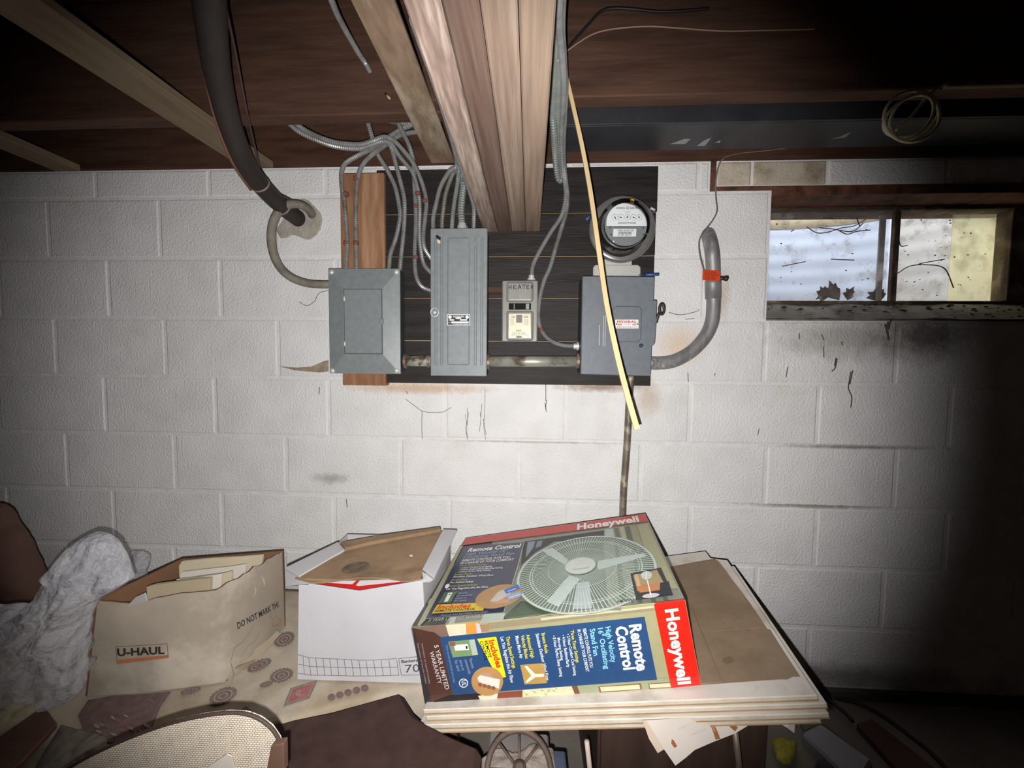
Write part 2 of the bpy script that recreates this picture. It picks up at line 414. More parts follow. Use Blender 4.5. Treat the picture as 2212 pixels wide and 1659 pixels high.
# ------------------------------------------------------------------ lintel and window
struct('trim_2', MB().box(WX0-.19, WX0-.0005, -0.0075, 0.0, 1.6635, 1.6745).box(WX1+.0005, WX1+.2, -0.0075, 0.0, 1.6635, 1.6745).box(WX0, WX1, -0.0075, 0.2, 1.6455, 1.6745), rust, label='rusty steel lintel over the window')
GY = 0.10
frame_m = mat('rusty_window_frame', rgb(74, 58, 46), 0.85, var=0.3, scale=30, bump=0.5, bscale=80, col2=rgb(120, 104, 84), c2scale=14)
win = thing('window_1', ((WX0+WX1)/2, GY, WZ0), 'small dirty two pane cellar window at upper right', None, kind='structure')
fz0, fz1 = 1.318, 1.6445
MB().box(WX0, WX1, GY-.018, GY+.03, 1.6325, fz1, bev=0.002).build('top_rail', frame_m, win)
MB().box(WX0, WX1, GY-.018, GY+.03, 1.3005, 1.3322, bev=0.002).build('bottom_rail', frame_m, win)
MB().box(1.581, WX1-.001, GY-.018, GY+.03, 1.333, 1.632, bev=0.002).build('stile', frame_m, win)
MB().box(WX0+.001, WX0+.03, GY-.018, GY+.03, 1.333, 1.632, bev=0.002).build('stile', frame_m, win)
MB().box(P(1925, 550, GY).x, P(1938, 550, GY).x, GY-.007, GY+.007, 1.333, 1.632, bev=0.0015).build('mullion', frame_m, win)
def glassmat(name, tint, dirt, lo, hi):
    m = bpy.data.materials.new(name); m.use_nodes = True; nt = m.node_tree; N = nt.nodes; L = nt.links
    out = N['Material Output']; N.remove(N['Principled BSDF'])
    tr = N.new('ShaderNodeBsdfTransparent'); tr.inputs[0].default_value = tint
    gl = N.new('ShaderNodeBsdfGlossy'); gl.inputs['Roughness'].default_value = 0.08
    df = N.new('ShaderNodeBsdfDiffuse'); df.inputs[0].default_value = dirt
    tl = N.new('ShaderNodeBsdfTranslucent'); tl.inputs[0].default_value = dirt
    ad = N.new('ShaderNodeMixShader'); ad.inputs[0].default_value = 0.6; L.new(df.outputs[0], ad.inputs[1]); L.new(tl.outputs[0], ad.inputs[2])
    n = N.new('ShaderNodeTexNoise'); n.inputs['Scale'].default_value = 16; n.inputs['Detail'].default_value = 8; n.inputs['Roughness'].default_value = 0.7
    g = N.new('ShaderNodeNewGeometry'); L.new(g.outputs['Position'], n.inputs['Vector'])
    r = N.new('ShaderNodeMapRange'); r.inputs['From Min'].default_value = lo; r.inputs['From Max'].default_value = hi; r.inputs['To Min'].default_value = 0.05; r.inputs['To Max'].default_value = 0.9
    L.new(n.outputs['Fac'], r.inputs['Value'])
    m1 = N.new('ShaderNodeMixShader'); m1.inputs[0].default_value = 0.05; L.new(tr.outputs[0], m1.inputs[1]); L.new(gl.outputs[0], m1.inputs[2])
    m2 = N.new('ShaderNodeMixShader'); L.new(r.outputs[0], m2.inputs[0]); L.new(m1.outputs[0], m2.inputs[1]); L.new(ad.outputs[0], m2.inputs[2])
    L.new(m2.outputs[0], out.inputs['Surface']); return m
g1 = glassmat('dirty_glass', (0.96, 0.97, 1, 1), rgb(196, 190, 178), 0.52, 0.85)
g2 = glassmat('dirtier_glass', (1.0, 0.95, 0.88, 1), rgb(206, 192, 168), 0.50, 0.9)
MB().box(WX0+.028, 1.207, GY-.003, GY+.003, 1.331, 1.6335).build('pane', g1, win)
MB().box(1.230, 1.583, GY-.003, GY+.003, 1.331, 1.6335).build('pane', g2, win, label='yellowed right pane')
# sloping concrete sill
sl = [Vector((WX0, 0.0, WZ0+.001)), Vector((WX1, 0, WZ0+.001)), Vector((WX1, .2, WZ0+.001)), Vector((WX0, .2, WZ0+.001)),
      Vector((WX0, 0.0, WZ0+.004)), Vector((WX1, 0, WZ0+.004)), Vector((WX1, .2, 1.3345)), Vector((WX0, .2, 1.3345))]
sl[6].z = sl[7].z = 1.325
sill = MB()
def sillfn(s_, t_):
    x = WX0+(WX1-WX0)*s_; y_ = -.004+.09*t_
    return Vector((x, y_, WZ0+.006+.062*t_**.8+.007*noise.noise(Vector((x*9, t_*3, 2)))))
sill.grid(sillfn, 40, 5)
sill.box(WX0+.0005, WX1-.0005, 0.0, 0.2, WZ0-.0005, WZ0+.004).box(WX0+.0005, WX1-.0005, .08, 0.2, WZ0+.001, 1.3)
struct('trim_3', sill, concrete, label='crumbling concrete window sill')
dirt_m = mat('dark_dirt', rgb(50, 42, 36), 0.95, var=0.4, scale=40, bump=0.5, bscale=120)
crumb = MB(); rc = random.Random(11)
for i in range(90):
    x = rc.uniform(WX0+.02, WX1-.03) if i % 3 else rc.uniform(1.1, WX1-.02); t = rc.random(); r_ = rc.uniform(.0015, .0045)
    bm = bmesh.new(); bmesh.ops.create_icosphere(bm, subdivisions=1, radius=r_)
    bm.transform(Matrix.Translation((x, .003+.075*t, WZ0+.008+.062*t**.8)) @ Matrix.Diagonal((rc.uniform(1, 2.4), 1, .6, 1)))
    crumb.frombm(bm)
crumb.build('dirt_crumbs', dirt_m, label='dark dirt crumbs scattered along the window sill', cat='dirt', kind='stuff')
# what stands outside the glass: the steel window well, its gravel and dead leaves
well_m = mat('galvanised_well', rgb(206, 212, 222), 0.6, var=0.08, scale=5, col2=rgb(222, 214, 190), c2scale=2.6, c2lo=0.54, c2hi=0.72, bump=0.15, bscale=30)
def wellfn(s_, t_):
    a = PI*s_; z = 1.12+0.83*t_
    rr = 0.0016*math.sin(z*2*PI/0.075)
    return Vector((1.2-(0.66+rr)*math.cos(a), 0.215+(0.52+rr)*math.sin(a), z))
MB().grid(wellfn, 48, 66).build('window_well', well_m, thick=0.003, at=Vector((1.2, .5, 1.12)), label='galvanised corrugated window well outside the dirty glass', cat='window well')
gv = MB().box(.5, 1.9, .21, .8, 1.1, 1.24)
gv.build('gravel_bed', concrete, label='gravel bed in the bottom of the window well', cat='gravel', kind='stuff')
leaf_m = mat('dead_leaf', rgb(70, 46, 30), 0.9, var=0.3, scale=30)
def leaf(u, v, w, h, rot, label):
    c = P(u, v, .135); pts = []
    prof = [(0, -.5), (.28, -.3), (.5, -.05), (.34, .08), (.4, .3), (.15, .28), (0, .55), (-.18, .26), (-.42, .32), (-.32, .06), (-.5, -.08), (-.26, -.3)]
    for a, b in prof:
        a *= w; b *= h; pts.append(c+Vector((a*math.cos(rot)-b*math.sin(rot), 0.02*abs(a)/w, a*math.sin(rot)+b*math.cos(rot))))
    MB().prism(pts, (0, .0012, 0), leaf_m).build('dead_leaf', at=c, label=label, cat='leaf')
leaf(1803, 628, .055, .075, .5, 'dark dead leaf leaning on the glass, left pane, second from the left')
leaf(1780, 634, .06, .05, 1.3, 'dark dead leaf lying low behind the left pane, leftmost')
leaf(1838, 634, .04, .05, -.4, 'brown dead leaf behind the left pane, nearest the mullion')
leaf(1898, 636, .07, .05, .2, 'dead leaf lying against the foot of the window mullion')
# outer bar of the storm sash
MB().box(P(1899, 500, .14).x, P(1912, 500, .14).x, .136, .144, 1.26, 1.70, bev=.002).build('sash_bar', mat('grey_bar', rgb(150, 140, 130), .8, var=.3, scale=20), label='grey vertical bar outside the glass beside the mullion', cat='bar')
web_m = mat('cobweb', rgb(84, 74, 66), 0.95, var=0.3, scale=50)
web_l = mat('pale_cobweb', rgb(170, 160, 150), 0.95, var=0.3, scale=50)
def strand(paths, y, r, m, label, name='cobweb'):
    mb = MB()
    for p in paths:
        q_ = [P(u, v, y) for u, v in p]; mb.tube(spline(q_, .006) if len(q_) > 2 else q_, r, n=5)
    return mb.build(name, m, label=label, cat='cobweb', kind='stuff')
film = bpy.data.materials.new('yellow_film')
film.use_nodes = True; _n = film.node_tree; _b = _n.nodes['Principled BSDF']; _o = _n.nodes['Material Output']
_n.nodes.remove(_b); _t = _n.nodes.new('ShaderNodeBsdfTransparent'); _t.inputs[0].default_value = (.97, .96, .80, 1); _d = _n.nodes.new('ShaderNodeBsdfTranslucent'); _d.inputs[0].default_value = (.9, .88, .70, 1); _m = _n.nodes.new('ShaderNodeMixShader'); _m.inputs[0].default_value = .3
_n.links.new(_t.outputs[0], _m.inputs[1]); _n.links.new(_d.outputs[0], _m.inputs[2]); _n.links.new(_m.outputs[0], _o.inputs['Surface'])
MB().box(P(2052, 550, .16).x, P(2152, 550, .16).x, .158, .160, 1.29, 1.68).build('plastic_film', film, at=P(2100, 550, .16), label='pale yellow plastic film outside the right end of the window', cat='film')
MB().grid(lambda s_, t_: Vector((1.2-.655*math.cos(PI*s_), .215+.515*math.sin(PI*s_), 1.795+.12*t_)), 40, 2).build('painted_sun_strip', mat('painted_sunlight_cream', rgb(236, 218, 178), .6, var=.1, scale=5), at=Vector((1.2, .7, 1.85)), thick=.002, label='added cream strip, sunlight painted on the top of the window well', cat='strip')  # added strip: the sunlit top of the well is put into its cream colour
spk = MB(); rs_ = random.Random(21)
for i in range(70):
    u, v = (rs_.uniform(1945, 2140) if i % 3 else rs_.uniform(1672, 1900)), rs_.uniform(468, 640)
    c_ = P(u, v, GY-.0045); a_ = rs_.uniform(0, PI); k_ = rs_.uniform(.0012, .0042)
    spk.prism([c_+Vector((math.cos(a_+t_)*k_*q_, 0, math.sin(a_+t_)*k_*.6*q_)) for t_, q_ in ((0, 1.3), (1.2, .7), (2.4, 1), (3.5, .8), (4.8, 1.1))], (0, .0006, 0))
spk.build('dirt_specks', dirt_m, label='dark dirt specks stuck on the window panes', cat='dirt', kind='stuff')
strand([[(1742, 490), (1765, 503), (1790, 501), (1815, 493), (1845, 488), (1870, 474)], [(1770, 492), (1800, 495), (1840, 500), (1865, 482)], [(1812, 498), (1830, 506), (1850, 500), (1880, 497)], [(1778, 470), (1800, 472)], [(1850, 470), (1858, 490)],
        [(1940, 500), (1945, 530), (1960, 530)], [(1940, 590), (1965, 575), (2000, 572), (2040, 580), (2060, 622)], [(1985, 570), (2010, 565), (2040, 560)], [(1795, 560), (1845, 562)], [(1690, 575), (1740, 565)]],
       GY-.004, .0016, web_m, 'dusty cobwebs strung across the window glass')
# ------------------------------------------------------------------ mounting boards
tar = mat('black_painted_board', rgb(40, 35, 33), 0.62, var=0.35, scale=7, stretch=(1, 6, 9), bump=0.3, bscale=18, col2=rgb(28, 24, 22), c2scale=4, spec=0.35)
pale_w = mat('pale_end_grain', rgb(196, 160, 118), 0.8, var=0.2, scale=30)
mb_ = thing('mounting_board', (-0.12, -0.01, 1.03), 'black painted plank board on the wall behind the meter and panels', 'board')
MB().box(-0.495, P(1395, 500).x, -0.0175, -0.001, 1.045, 1.735).build('backing', pale_w, mb_)
ys = [362.5, 461, 554, 645, 738, 827]
bx1 = P(1412, 600, -.02).x
for i in range(5):
    za = P(1190, ys[i], -.02).z; zb = P(1190, ys[i+1], -.02).z
    MB().box(-0.508, bx1+(.004, .001, 0, -.002, -.001)[i], -0.0225, -0.0178, zb+.0012*(i < 4)-(.006 if i == 4 else 0), za-.0008, bev=0.001).build('plank', tar, mb_)
fir = mat('brown_fir', rgb(146, 104, 74), 0.6, var=0.22, scale=7, stretch=(10, 10, 1.0), bump=0.15, bscale=24, col2=rgb(166, 128, 98), c2scale=1.6, c2lo=0.5, c2hi=0.62, spec=0.35)
xa, xb = P(737, 600, -.036).x, P(831, 600, -.036).x
MB().box(xa, xb, -.0365, -.001, P(740, 832, -.036).z, P(740, 374, -.036).z, bev=.002).build('mounting_board', fir, at=Vector(((xa+xb)/2, 0, 1.4)), label='upright brown wooden board behind the left square panel', cat='board')

# ------------------------------------------------------------------ panels
grey = mat('grey_enamel', rgb(130, 137, 138), 0.42, var=0.08, scale=60, bump=0.05, bscale=300, spec=0.5)
grey2 = mat('grey_enamel_tall', rgb(132, 138, 140), 0.45, var=0.08, scale=60, bump=0.05, bscale=300)
grey3 = mat('blue_grey_enamel', rgb(110, 116, 123), 0.48, var=0.08, scale=60, bump=0.06, bscale=300)
grey4 = mat('warm_grey_enamel', rgb(140, 137, 133), 0.4, var=0.08, scale=50)
dkgrey = mat('box_side_enamel', rgb(62, 62, 66), 0.55, var=0.15, scale=30)
steel = mat('zinc_steel', rgb(206, 208, 206), 0.35, metal=0.25, var=0.1, scale=50)
galv = mat('galvanised_pipe', rgb(164, 162, 152), 0.4, metal=0.35, var=0.25, scale=22, col2=rgb(104, 92, 76), c2scale=14, c2lo=0.56, c2hi=0.68)
white_ink = flat(232, 232, 228); black_ink = flat(28, 28, 30)

def R4(a, b, y):   # front rectangle from two photo corners at depth y
    p, q = P(a[0], a[1], y), P(b[0], b[1], y); return p.x, q.x, q.z, p.z
# left square panel
yf = -0.084
x0, x1, z0, z1 = R4((709, 580.5), (865, 808), yf)
pl = thing('breaker_panel', ((x0+x1)/2, -.05, z0), 'grey square breaker panel with sloping cover at left end of the board', 'electrical panel')
MB().box(x0+.006, P(882, 700, 0).x, yf+.004, -.037, z0+.006, z1-.006, bev=.002).build('enclosure', dkgrey, pl)
dx0, dx1, dz0, dz1 = R4((743, 625), (825, 764), yf-.014)
c = [Vector((x0, yf, z0)), Vector((x1, yf, z0)), Vector((x1, yf, z1)), Vector((x0, yf, z1))]
o_ = [Vector((p.x, yf+.006, p.z)) for p in c]
ix0, ix1, iz0, iz1 = dx0-.004, dx1+.004, dz0-.004, dz1+.004
i_ = [Vector((ix0, yf-.013, iz0)), Vector((ix1, yf-.013, iz0)), Vector((ix1, yf-.013, iz1)), Vector((ix0, yf-.013, iz1))]
cv = MB(); fs = [(8, 9, 10, 11)]
for j in range(4):
    n = (j+1) % 4; fs += [(j, n, 4+n, 4+j), (4+j, 4+n, 8+n, 8+j)]
cv.add(o_+c+i_, fs); cv.build('cover', grey, pl)
MB().box(dx0-.0018, dx1+.0018, yf-.0134, yf-.012, dz0-.0018, dz1+.0018).build('door_gap', dkgrey, pl)
dr = MB().box(dx0, dx1, yf-.0155, yf-.012, dz0, dz1, bev=.0012).build('door', grey, pl)
for (u, v) in ((744, 645), (745, 742.5)):
    p = P(u, v, yf-.015); MB().tube([p+Vector((0, -.001, -.008)), p+Vector((0, -.001, .008))], .003, n=8).build('hinge', steel, dr)
p = P(825, 694, yf-.015); MB().box(p.x-.006, p.x+.006, yf-.019, yf-.013, p.z-.009, p.z+.009, bev=.0015).build('latch', grey, dr)
for (u, v) in ((716, 588), (856, 587.5), (718, 801), (856.5, 800.5)):
    p = P(u, v, yf-.001); MB().lathe(p+Vector((0, .001, 0)), (0, -1, 0), [(0, .0088), (.003, .0085), (.006, .006), (.0072, .0001)], n=16).build('screw', steel, pl)
# tall panel
yt = -0.105
x0, x1, z0, z1 = R4((929.5, 493), (1051, 813), yt)
tp = thing('breaker_panel', ((x0+x1)/2, -.05, z0), 'tall narrow grey breaker panel with ribbed door under the girder end', 'electrical panel')
MB().box(x0+.004, x1-.004, yt+.004, -.022, z0+.004, z1-.004, bev=.002).build('enclosure', dkgrey, tp)
td = MB().box(x0, x1, yt, yt+.012, z0, z1, bev=.002).build('door', grey2, tp)
za, zb = P(941, 788, yt).z, P(941, 514, yt).z
for u in (942, 954.5, 1027.5, 1041):
    x = P(u, 650, yt).x; MB().box(x-.004, x+.004, yt-.0045, yt+.001, za, zb, bev=.002).build('rib', grey2, td)
fx0, fx1 = P(967, 650, yt).x, P(1015, 650, yt).x
MB().box(fx0, fx1, yt-.005, yt+.001, za, zb, bev=.003).build('raised_panel', grey2, td)
p = P(939.5, 675, yt); rg = MB()
rg.tube([p+Vector((.012*math.cos(a), -.004, .013*math.sin(a))) for a in [2*PI*k/20 for k in range(21)]], .0018, n=6, caps=False)
rg.lathe(p, (0, -1, 0), [(0, .006), (.004, .006), (.006, .004), (.0062, .0001)], n=14).build('ring_pull', steel, tp)
hp = Print(YP(yt-.0005)); hp.poly([(941, 509), (944, 507), (954, 514), (955, 521), (947, 519), (942, 515)], black_ink).poly([(940, 518), (947, 517), (954, 522), (953, 527), (946, 525)], flat(222, 206, 180)); hp.build('knockout_hole', parent=td, label='small dark hole with pale edge')
lb = Print(YP(yt-.005), base=.0006)
lb.poly([(965.5, 679), (1015, 679), (1015.5, 702.5), (966, 703)], white_ink).poly([(967, 680.5), (1013.7, 680.5), (1014, 701), (967.5, 701.5)], flat(30, 34, 52))
for cx in (972, 1009): lb.ell((cx, 685), (3.8, 0), (0, 3.8), white_ink)
lb.text('WADSWORTH', (978, 686), (1003, 686), (978, 682), white_ink, .02).ell((990, 687), (6.5, 0), (0, 2.2), white_ink)
for q_ in ([(971.5, 689.6), (981, 689.6), (981, 692.6), (971.5, 692.6)], [(993.5, 689.6), (1009, 689.6), (1009, 692.6), (993.5, 692.6)], [(975, 694.5), (1012.5, 694.5), (1012.5, 698.6), (975, 698.6)]): lb.poly(q_, white_ink)
lb.text('VOLTS', (967.8, 692.4), (971.2, 692.4), (967.8, 690.3), white_ink).text('MAX', (968, 698), (974, 698), (968, 695.6), white_ink).text('CLEVELAND OHIO', (980, 701), (1010, 701), (980, 699.3), white_ink)
lb.build('nameplate', parent=td, label='black and silver nameplate')
# heater switch
yh = -0.062
x0, x1, z0, z1 = R4((1085, 605.5), (1160.5, 738.5), yh)
hb = thing('heater_switch', ((x0+x1)/2, -.04, z0), 'small grey switch box marked HEATER with a cream label', 'switch')
MB().box(x0, x1, yh, -.022, z0, z1, bev=.003).build('enclosure', grey4, hb)
a = R4((1094, 608), (1152, 652), yh-.012)
MB().box(a[0], a[1], yh-.014, yh+.004, a[2], a[3], bev=.008, seg=3).build('upper_cover', grey4, hb)
a = R4((1094, 671), (1152, 736), yh-.012)
MB().box(a[0], a[1], yh-.014, yh+.004, a[2], a[3], bev=.008, seg=3).build('lower_cover', grey4, hb)
a = R4((1099, 655), (1147, 669), yh)
MB().box(a[0], a[1], yh-.0012, yh+.004, a[2], a[3]).build('fuse_opening', mat('black_void', (.004, .004, .004, 1), .9), hb)
for u0, u1 in ((1110, 1111.5), (1136, 1143)):
    b = R4((u0, 656), (u1, 668), yh-.0015); MB().box(b[0], b[1], yh-.003, yh, b[2], b[3]).build('fuse_clip', grey4, hb)
ink = Print(YP(yh-.014), base=.0012); W_ = .0022
for st in ([(1099, 616), (1099.5, 626)], [(1104, 615), (1104.5, 625)], [(1099, 621.5), (1104, 620)], [(1115, 616), (1109.5, 616.5), (1109.5, 624.5), (1116, 623.5)], [(1109.5, 620.5), (1114, 619.5)], [(1119, 625), (1122.5, 615), (1126, 624)], [(1120.5, 621.5), (1125, 620)], [(1127.5, 616), (1136, 615)], [(1132, 615.5), (1132, 624.5)], [(1143, 616), (1137.5, 616.5), (1138, 624), (1143.5, 623)], [(1138, 620), (1142.5, 619.5)], [(1147.5, 624.5), (1147.5, 615.5), (1151, 617), (1150.5, 620), (1147.5, 620.5), (1151, 624)]):
    ink.line(st, W_, black_ink)
ink.build('handwriting', parent=hb, label='HEATER written in black marker')
cream = flat(226, 220, 188, 0.28, coat=.3); brown_ink = flat(96, 84, 66)
hl = Print(YP(yh-.014), base=.0008); hl.poly([(1099, 678), (1146, 678), (1147, 730.5), (1098.5, 730.5)], cream)
hl.text('ON', (1105, 687), (1112, 687), (1105, 683), brown_ink, .02).text('OFF', (1131, 687), (1141, 687), (1131, 683), brown_ink, .02)
hl.poly([(1115, 680), (1128, 680), (1128, 697), (1115, 697)], flat(120, 108, 112)).text('60A', (1115, 716), (1127, 716), (1115, 712), brown_ink, .02).text('250 V AC', (1106, 721.5), (1138, 721.5), (1106, 717.5), brown_ink).text('ENCLOSED SWITCH', (1104, 725), (1140, 725), (1104, 722), brown_ink).poly([(1115, 726), (1127, 726), (1127, 729.5), (1115, 729.5)], brown_ink)
for k in range(4): hl.text('TYPE S', (1102, 692+k*3.3), (1110, 692+k*3.3), (1102, 690+k*3.3), brown_ink).text('FUSE', (1133, 692+k*3.3), (1141, 692+k*3.3), (1133, 690+k*3.3), brown_ink)
hl.build('rating_label', parent=hb, label='cream rating label')
# bracket stub behind the heater switch
b = R4((1053, 620), (1086, 633), -.03); MB().box(b[0], b[1], -.034, -.0218, b[2], b[3], bev=.001).build('wood_block', joist_w, at=Vector((b[0], -.03, b[2])), label='small brown wood block between tall panel and heater switch', cat='block')
# right disconnect switch
yd = -0.108
pd = YP(yd)
ds = thing('disconnect_switch', (P(1330, 700, yd).x, -.05, P(1330, 810, yd).z), 'blue grey main switch box below the round electric meter', 'electrical panel')
en = [P(1258.5, 596, yd), P(1414.5, 597.5, yd), P(1406, 812.5, yd), P(1254.5, 808.5, yd)]
MB().prism(en, (0, .012, 0), bev=.0022).build('cover', grey3, ds)
bxl = P(1248.5, 700, -.0225).x
MB().box(bxl, en[2].x-.003, yd+.0125, -.0225, en[3].z+.004, en[0].z-.003, bev=.002).build('enclosure', dkgrey, ds)
MB().prism([P(1399, 648, yd-.001), P(1419.7, 648.6, yd-.001), P(1418, 700, yd-.001), P(1415, 743, yd-.001), P(1409, 748, yd-.001), P(1396, 748, yd-.001)], (0, .018, 0), bev=.002).build('interlock_bracket', grey3, ds)
rp = [P(1329, 661, yd-.006), P(1381, 661, yd-.006), P(1387, 667, yd-.006), P(1385.5, 732, yd-.006), P(1379, 739, yd-.006), P(1329, 739, yd-.006), P(1323, 733, yd-.006), P(1323, 668, yd-.006)]
MB().prism(rp, (0, .007, 0), bev=.003).build('raised_panel', grey3, ds)
hd = MB(); ring = [P(1429.5+5*math.cos(t), 668+11*math.sin(t), yd+.006) for t in [2*PI*k/18 for k in range(19)]]
hd.tube(ring, .0042, n=8, caps=False); hd.tube(spline([P(1425, 676, yd+.006), P(1421, 683, yd+.006), P(1417, 697, yd+.01)], .004), .005, n=8)
hd.build('handle', mat('dark_iron', rgb(74, 68, 64), .5, metal=.6, var=.2), ds, label='dark iron ring handle')
p = P(1385, 746.5, yd-.002); MB().lathe(p+Vector((0, .002, 0)), (0, -1, 0), [(0, .006), (.005, .0055), (.007, .003), (.0072, .0001)], n=12).build('screw', dkgrey, ds)
for u, va, vb in ((1295, 702, 746), (1304, 682, 748), (1308, 682, 748)):
    q0, q1 = P(u, va, yd), P(u, vb, yd); MB().box(q0.x-.0007, q0.x+.0007, yd-.0012, yd+.001, q1.z, q0.z).build('seam', steel, ds)
fp = Print(YP(yd-.006), base=.0006); red_ink = flat(196, 44, 44)
fp.poly([(1329, 690.5), (1379, 690.5), (1379.5, 709.5), (1329, 709.5)], white_ink)
fp.text('FEDERAL', (1333, 697), (1375.5, 697.3), (1333, 692.5), red_ink, .03)
for q_ in ([(1334, 699), (1344, 699), (1344, 703), (1334, 703)], [(1366, 699), (1374, 699), (1374, 703), (1366, 703)]): fp.poly(q_, flat(208, 150, 140))
fp.text('NOARK', (1347, 702), (1362, 702), (1347, 698.5), flat(170, 160, 160)).text('FEDERAL ELECTRIC PRODUCTS CO', (1332, 708), (1376, 708), (1332, 705), flat(80, 70, 70))
for u in (1332, 1377): fp.ell((u, 700), (1.7, 0), (0, 1.7), flat(60, 46, 40))
fp.build('nameplate', parent=ds, label='white and red nameplate')

# ------------------------------------------------------------------ meter
mt = thing('electric_meter', P(1342, 500, -.03), 'round glass electric meter with five dials above the right switch box', 'electric meter')
nk = MB(); nk.prism([P(1302, 540, -.03), P(1365, 540, -.03), P(1365, 574, -.03), P(1302, 574, -.03)], (0, .007, 0), bev=.001)
nk.prism([P(1286, 572, -.035), P(1379, 572, -.035), P(1384, 577, -.035), P(1384, 600, -.035), P(1281.5, 600, -.035), P(1281.5, 577, -.035)], (0, .012, 0), bev=.002)
nk.build('socket_neck', mat('pale_grey_enamel', rgb(188, 188, 182), .5, var=.08), mt)
cb = P(1342, 497, -.045); cf = P(1352.5, 481, -.15); ax = (cf-cb).normalized()
ax = Vector((0.02, -1, 0.06)).normalized()
rb_ = 70.0*(CAM-cb).length/F_PX*.965*1.0
rb_ = (P(1413, 497, -.045)-P(1271, 497, -.045)).length/2
MB().lathe(Vector((cb.x, -.022, cb.z)), (0, -1, 0), [(0, rb_*.93), (.018, rb_*.93), (.02, rb_), (.034, rb_), (.038, rb_*.95), (.038, rb_*.86)], n=48).build('socket_ring', mat('meter_ring', rgb(150, 148, 144), .25, metal=.55, var=.2, scale=20), mt)
cf = P(1352, 482, -.128); rf = (P(1409, 482, -.128)-P(1295, 482, -.128)).length/2
gm = bpy.data.materials.new('meter_glass'); gm.use_nodes = True; nt = gm.node_tree
for n_ in list(nt.nodes):
    if n_.type == 'BSDF_PRINCIPLED': nt.nodes.remove(n_)
tr = nt.nodes.new('ShaderNodeBsdfTransparent'); tr.inputs[0].default_value = (.97, .98, .98, 1); gl = nt.nodes.new('ShaderNodeBsdfGlossy'); gl.inputs['Roughness'].default_value = .04
fr = nt.nodes.new('ShaderNodeFresnel'); fr.inputs[0].default_value = 1.5; mx = nt.nodes.new('ShaderNodeMixShader')
nt.links.new(fr.outputs[0], mx.inputs[0]); nt.links.new(tr.outputs[0], mx.inputs[1]); nt.links.new(gl.outputs[0], mx.inputs[2]); nt.links.new(mx.outputs[0], nt.nodes['Material Output'].inputs['Surface'])
ctr = Vector(((cb.x+cf.x)/2, 0, (cb.z+cf.z)/2)); L_ = .128-.05
cx_, cz_ = cf.x, cf.z
MB().lathe(Vector((cx_, -.05, cz_)), (0, -1, 0), [(0, rf*1.13), (.006, rf*1.13), (.009, rf*1.03), (.02, rf*1.0), (L_-.016, rf*.985), (L_-.006, rf*.95), (L_, rf*.82), (L_+.004, rf*.5), (L_+.005, .0005)], n=48).build('glass_cover', gm, mt)
MB().lathe(Vector((cx_, -.046, cz_)), (0, -1, 0), [(0, rf*.98), (.004, rf*.98)], n=40).build('base_plate', mat('meter_base', rgb(84, 80, 76), .5, var=.2), mt)
yd_ = -.098
cdl = P(1352, 485, yd_); rd = (P(1398, 485, yd_)-P(1306, 485, yd_)).length/2
MB().lathe(Vector((cdl.x, -.05, cdl.z)), (0, -1, 0), [(0, rd*.9), (.03, rd*.9), (.034, rd), (.048, rd)], n=40).build('movement', mat('meter_aluminium', rgb(170, 172, 176), .35, metal=.5, var=.08), mt)
dial_white = flat(240, 241, 244, .45)
df = Print(YP(yd_), base=.0008); dz = 488.5
pts = [(1310, dz)] + [(1353+43*math.cos(t), 481+43*math.sin(t)) for t in [PI+.06+(PI-.12)*k/24 for k in range(25)]] + [(1397, dz)]
pts = [(u, max(v, 437.5)) for u, v in pts]
df.poly(pts, dial_white)
df.poly([(1310, dz), (1397, dz), (1396, 490), (1311, 490)], flat(70, 72, 80))
dk = flat(60, 62, 70)
df.text('GENERAL', (1331, 451), (1350.5, 451), (1331, 447.5), dk, .02).text('ELECTRIC', (1361, 451), (1381, 451), (1361, 447.5), dk, .02).ell((1355.5, 449.2), (3.2, 0), (0, 3.2), flat(90, 92, 100)).ell((1355.5, 449.2), (2.3, 0), (0, 2.3), dial_white).text('GE', (1354, 450.5), (1357, 450.5), (1354, 448), dk)
df.text('WATTS', (1350, 459.5), (1361, 459.5), (1350, 456.5), flat(120, 122, 130)).text('KILOWATTHOURS', (1335.5, 483.5), (1373.5, 483.5), (1335.5, 480), dk, .02)
for u, an in ((1328.5, -1.1), (1341.5, 2.8), (1355, 1.1), (1368.5, -.45), (1380.5, 1.75)):
    df.ell((u, 469.5), (6.8, 0), (0, 6.8), flat(176, 170, 172)).ell((u, 469.5), (6.1, 0), (0, 6.1), dial_white)
    ca, sa = math.cos(an), -math.sin(an)
    df.poly([(u-1.6*ca-1.6*sa, 469.5-1.6*sa+1.6*ca), (u-1.6*ca+1.6*sa, 469.5-1.6*sa-1.6*ca), (u+5.4*ca, 469.5+5.4*sa)], black_ink)
df.build('dial_face', parent=mt, label='white dial plate with five dials')
bc = Print(YP(yd_), base=.0016); bc.poly([(1325, 494.5), (1375, 494.5), (1374, 511), (1324, 511)], flat(236, 236, 234)).text('CP&L 46 967 138', (1334, 499.5), (1368, 499.5), (1334, 496.3), dk, .02).text('67 304 150 77', (1335, 509), (1364, 509), (1335, 505.8), dk, .02)
rr = random.Random(4); u = 1335.0
while u < 1364:
    w = rr.choice((.5, .8, 1.2)); bc.poly([(u, 500.5), (u+w, 500.5), (u+w, 505), (u, 505)], dk); u += w+rr.choice((.5, .8))
bc.build('barcode_label', parent=mt, label='white barcode label')
for u, v in ((1318, 492), (1389, 493), (1390, 507), (1320, 507), (1326, 445)):
    MB().lathe(P(u, v, yd_), (0, -1, 0), [(-.001, .0022), (.002, .0022), (.0025, .0001)], n=10).build('screw', dkgrey, mt)
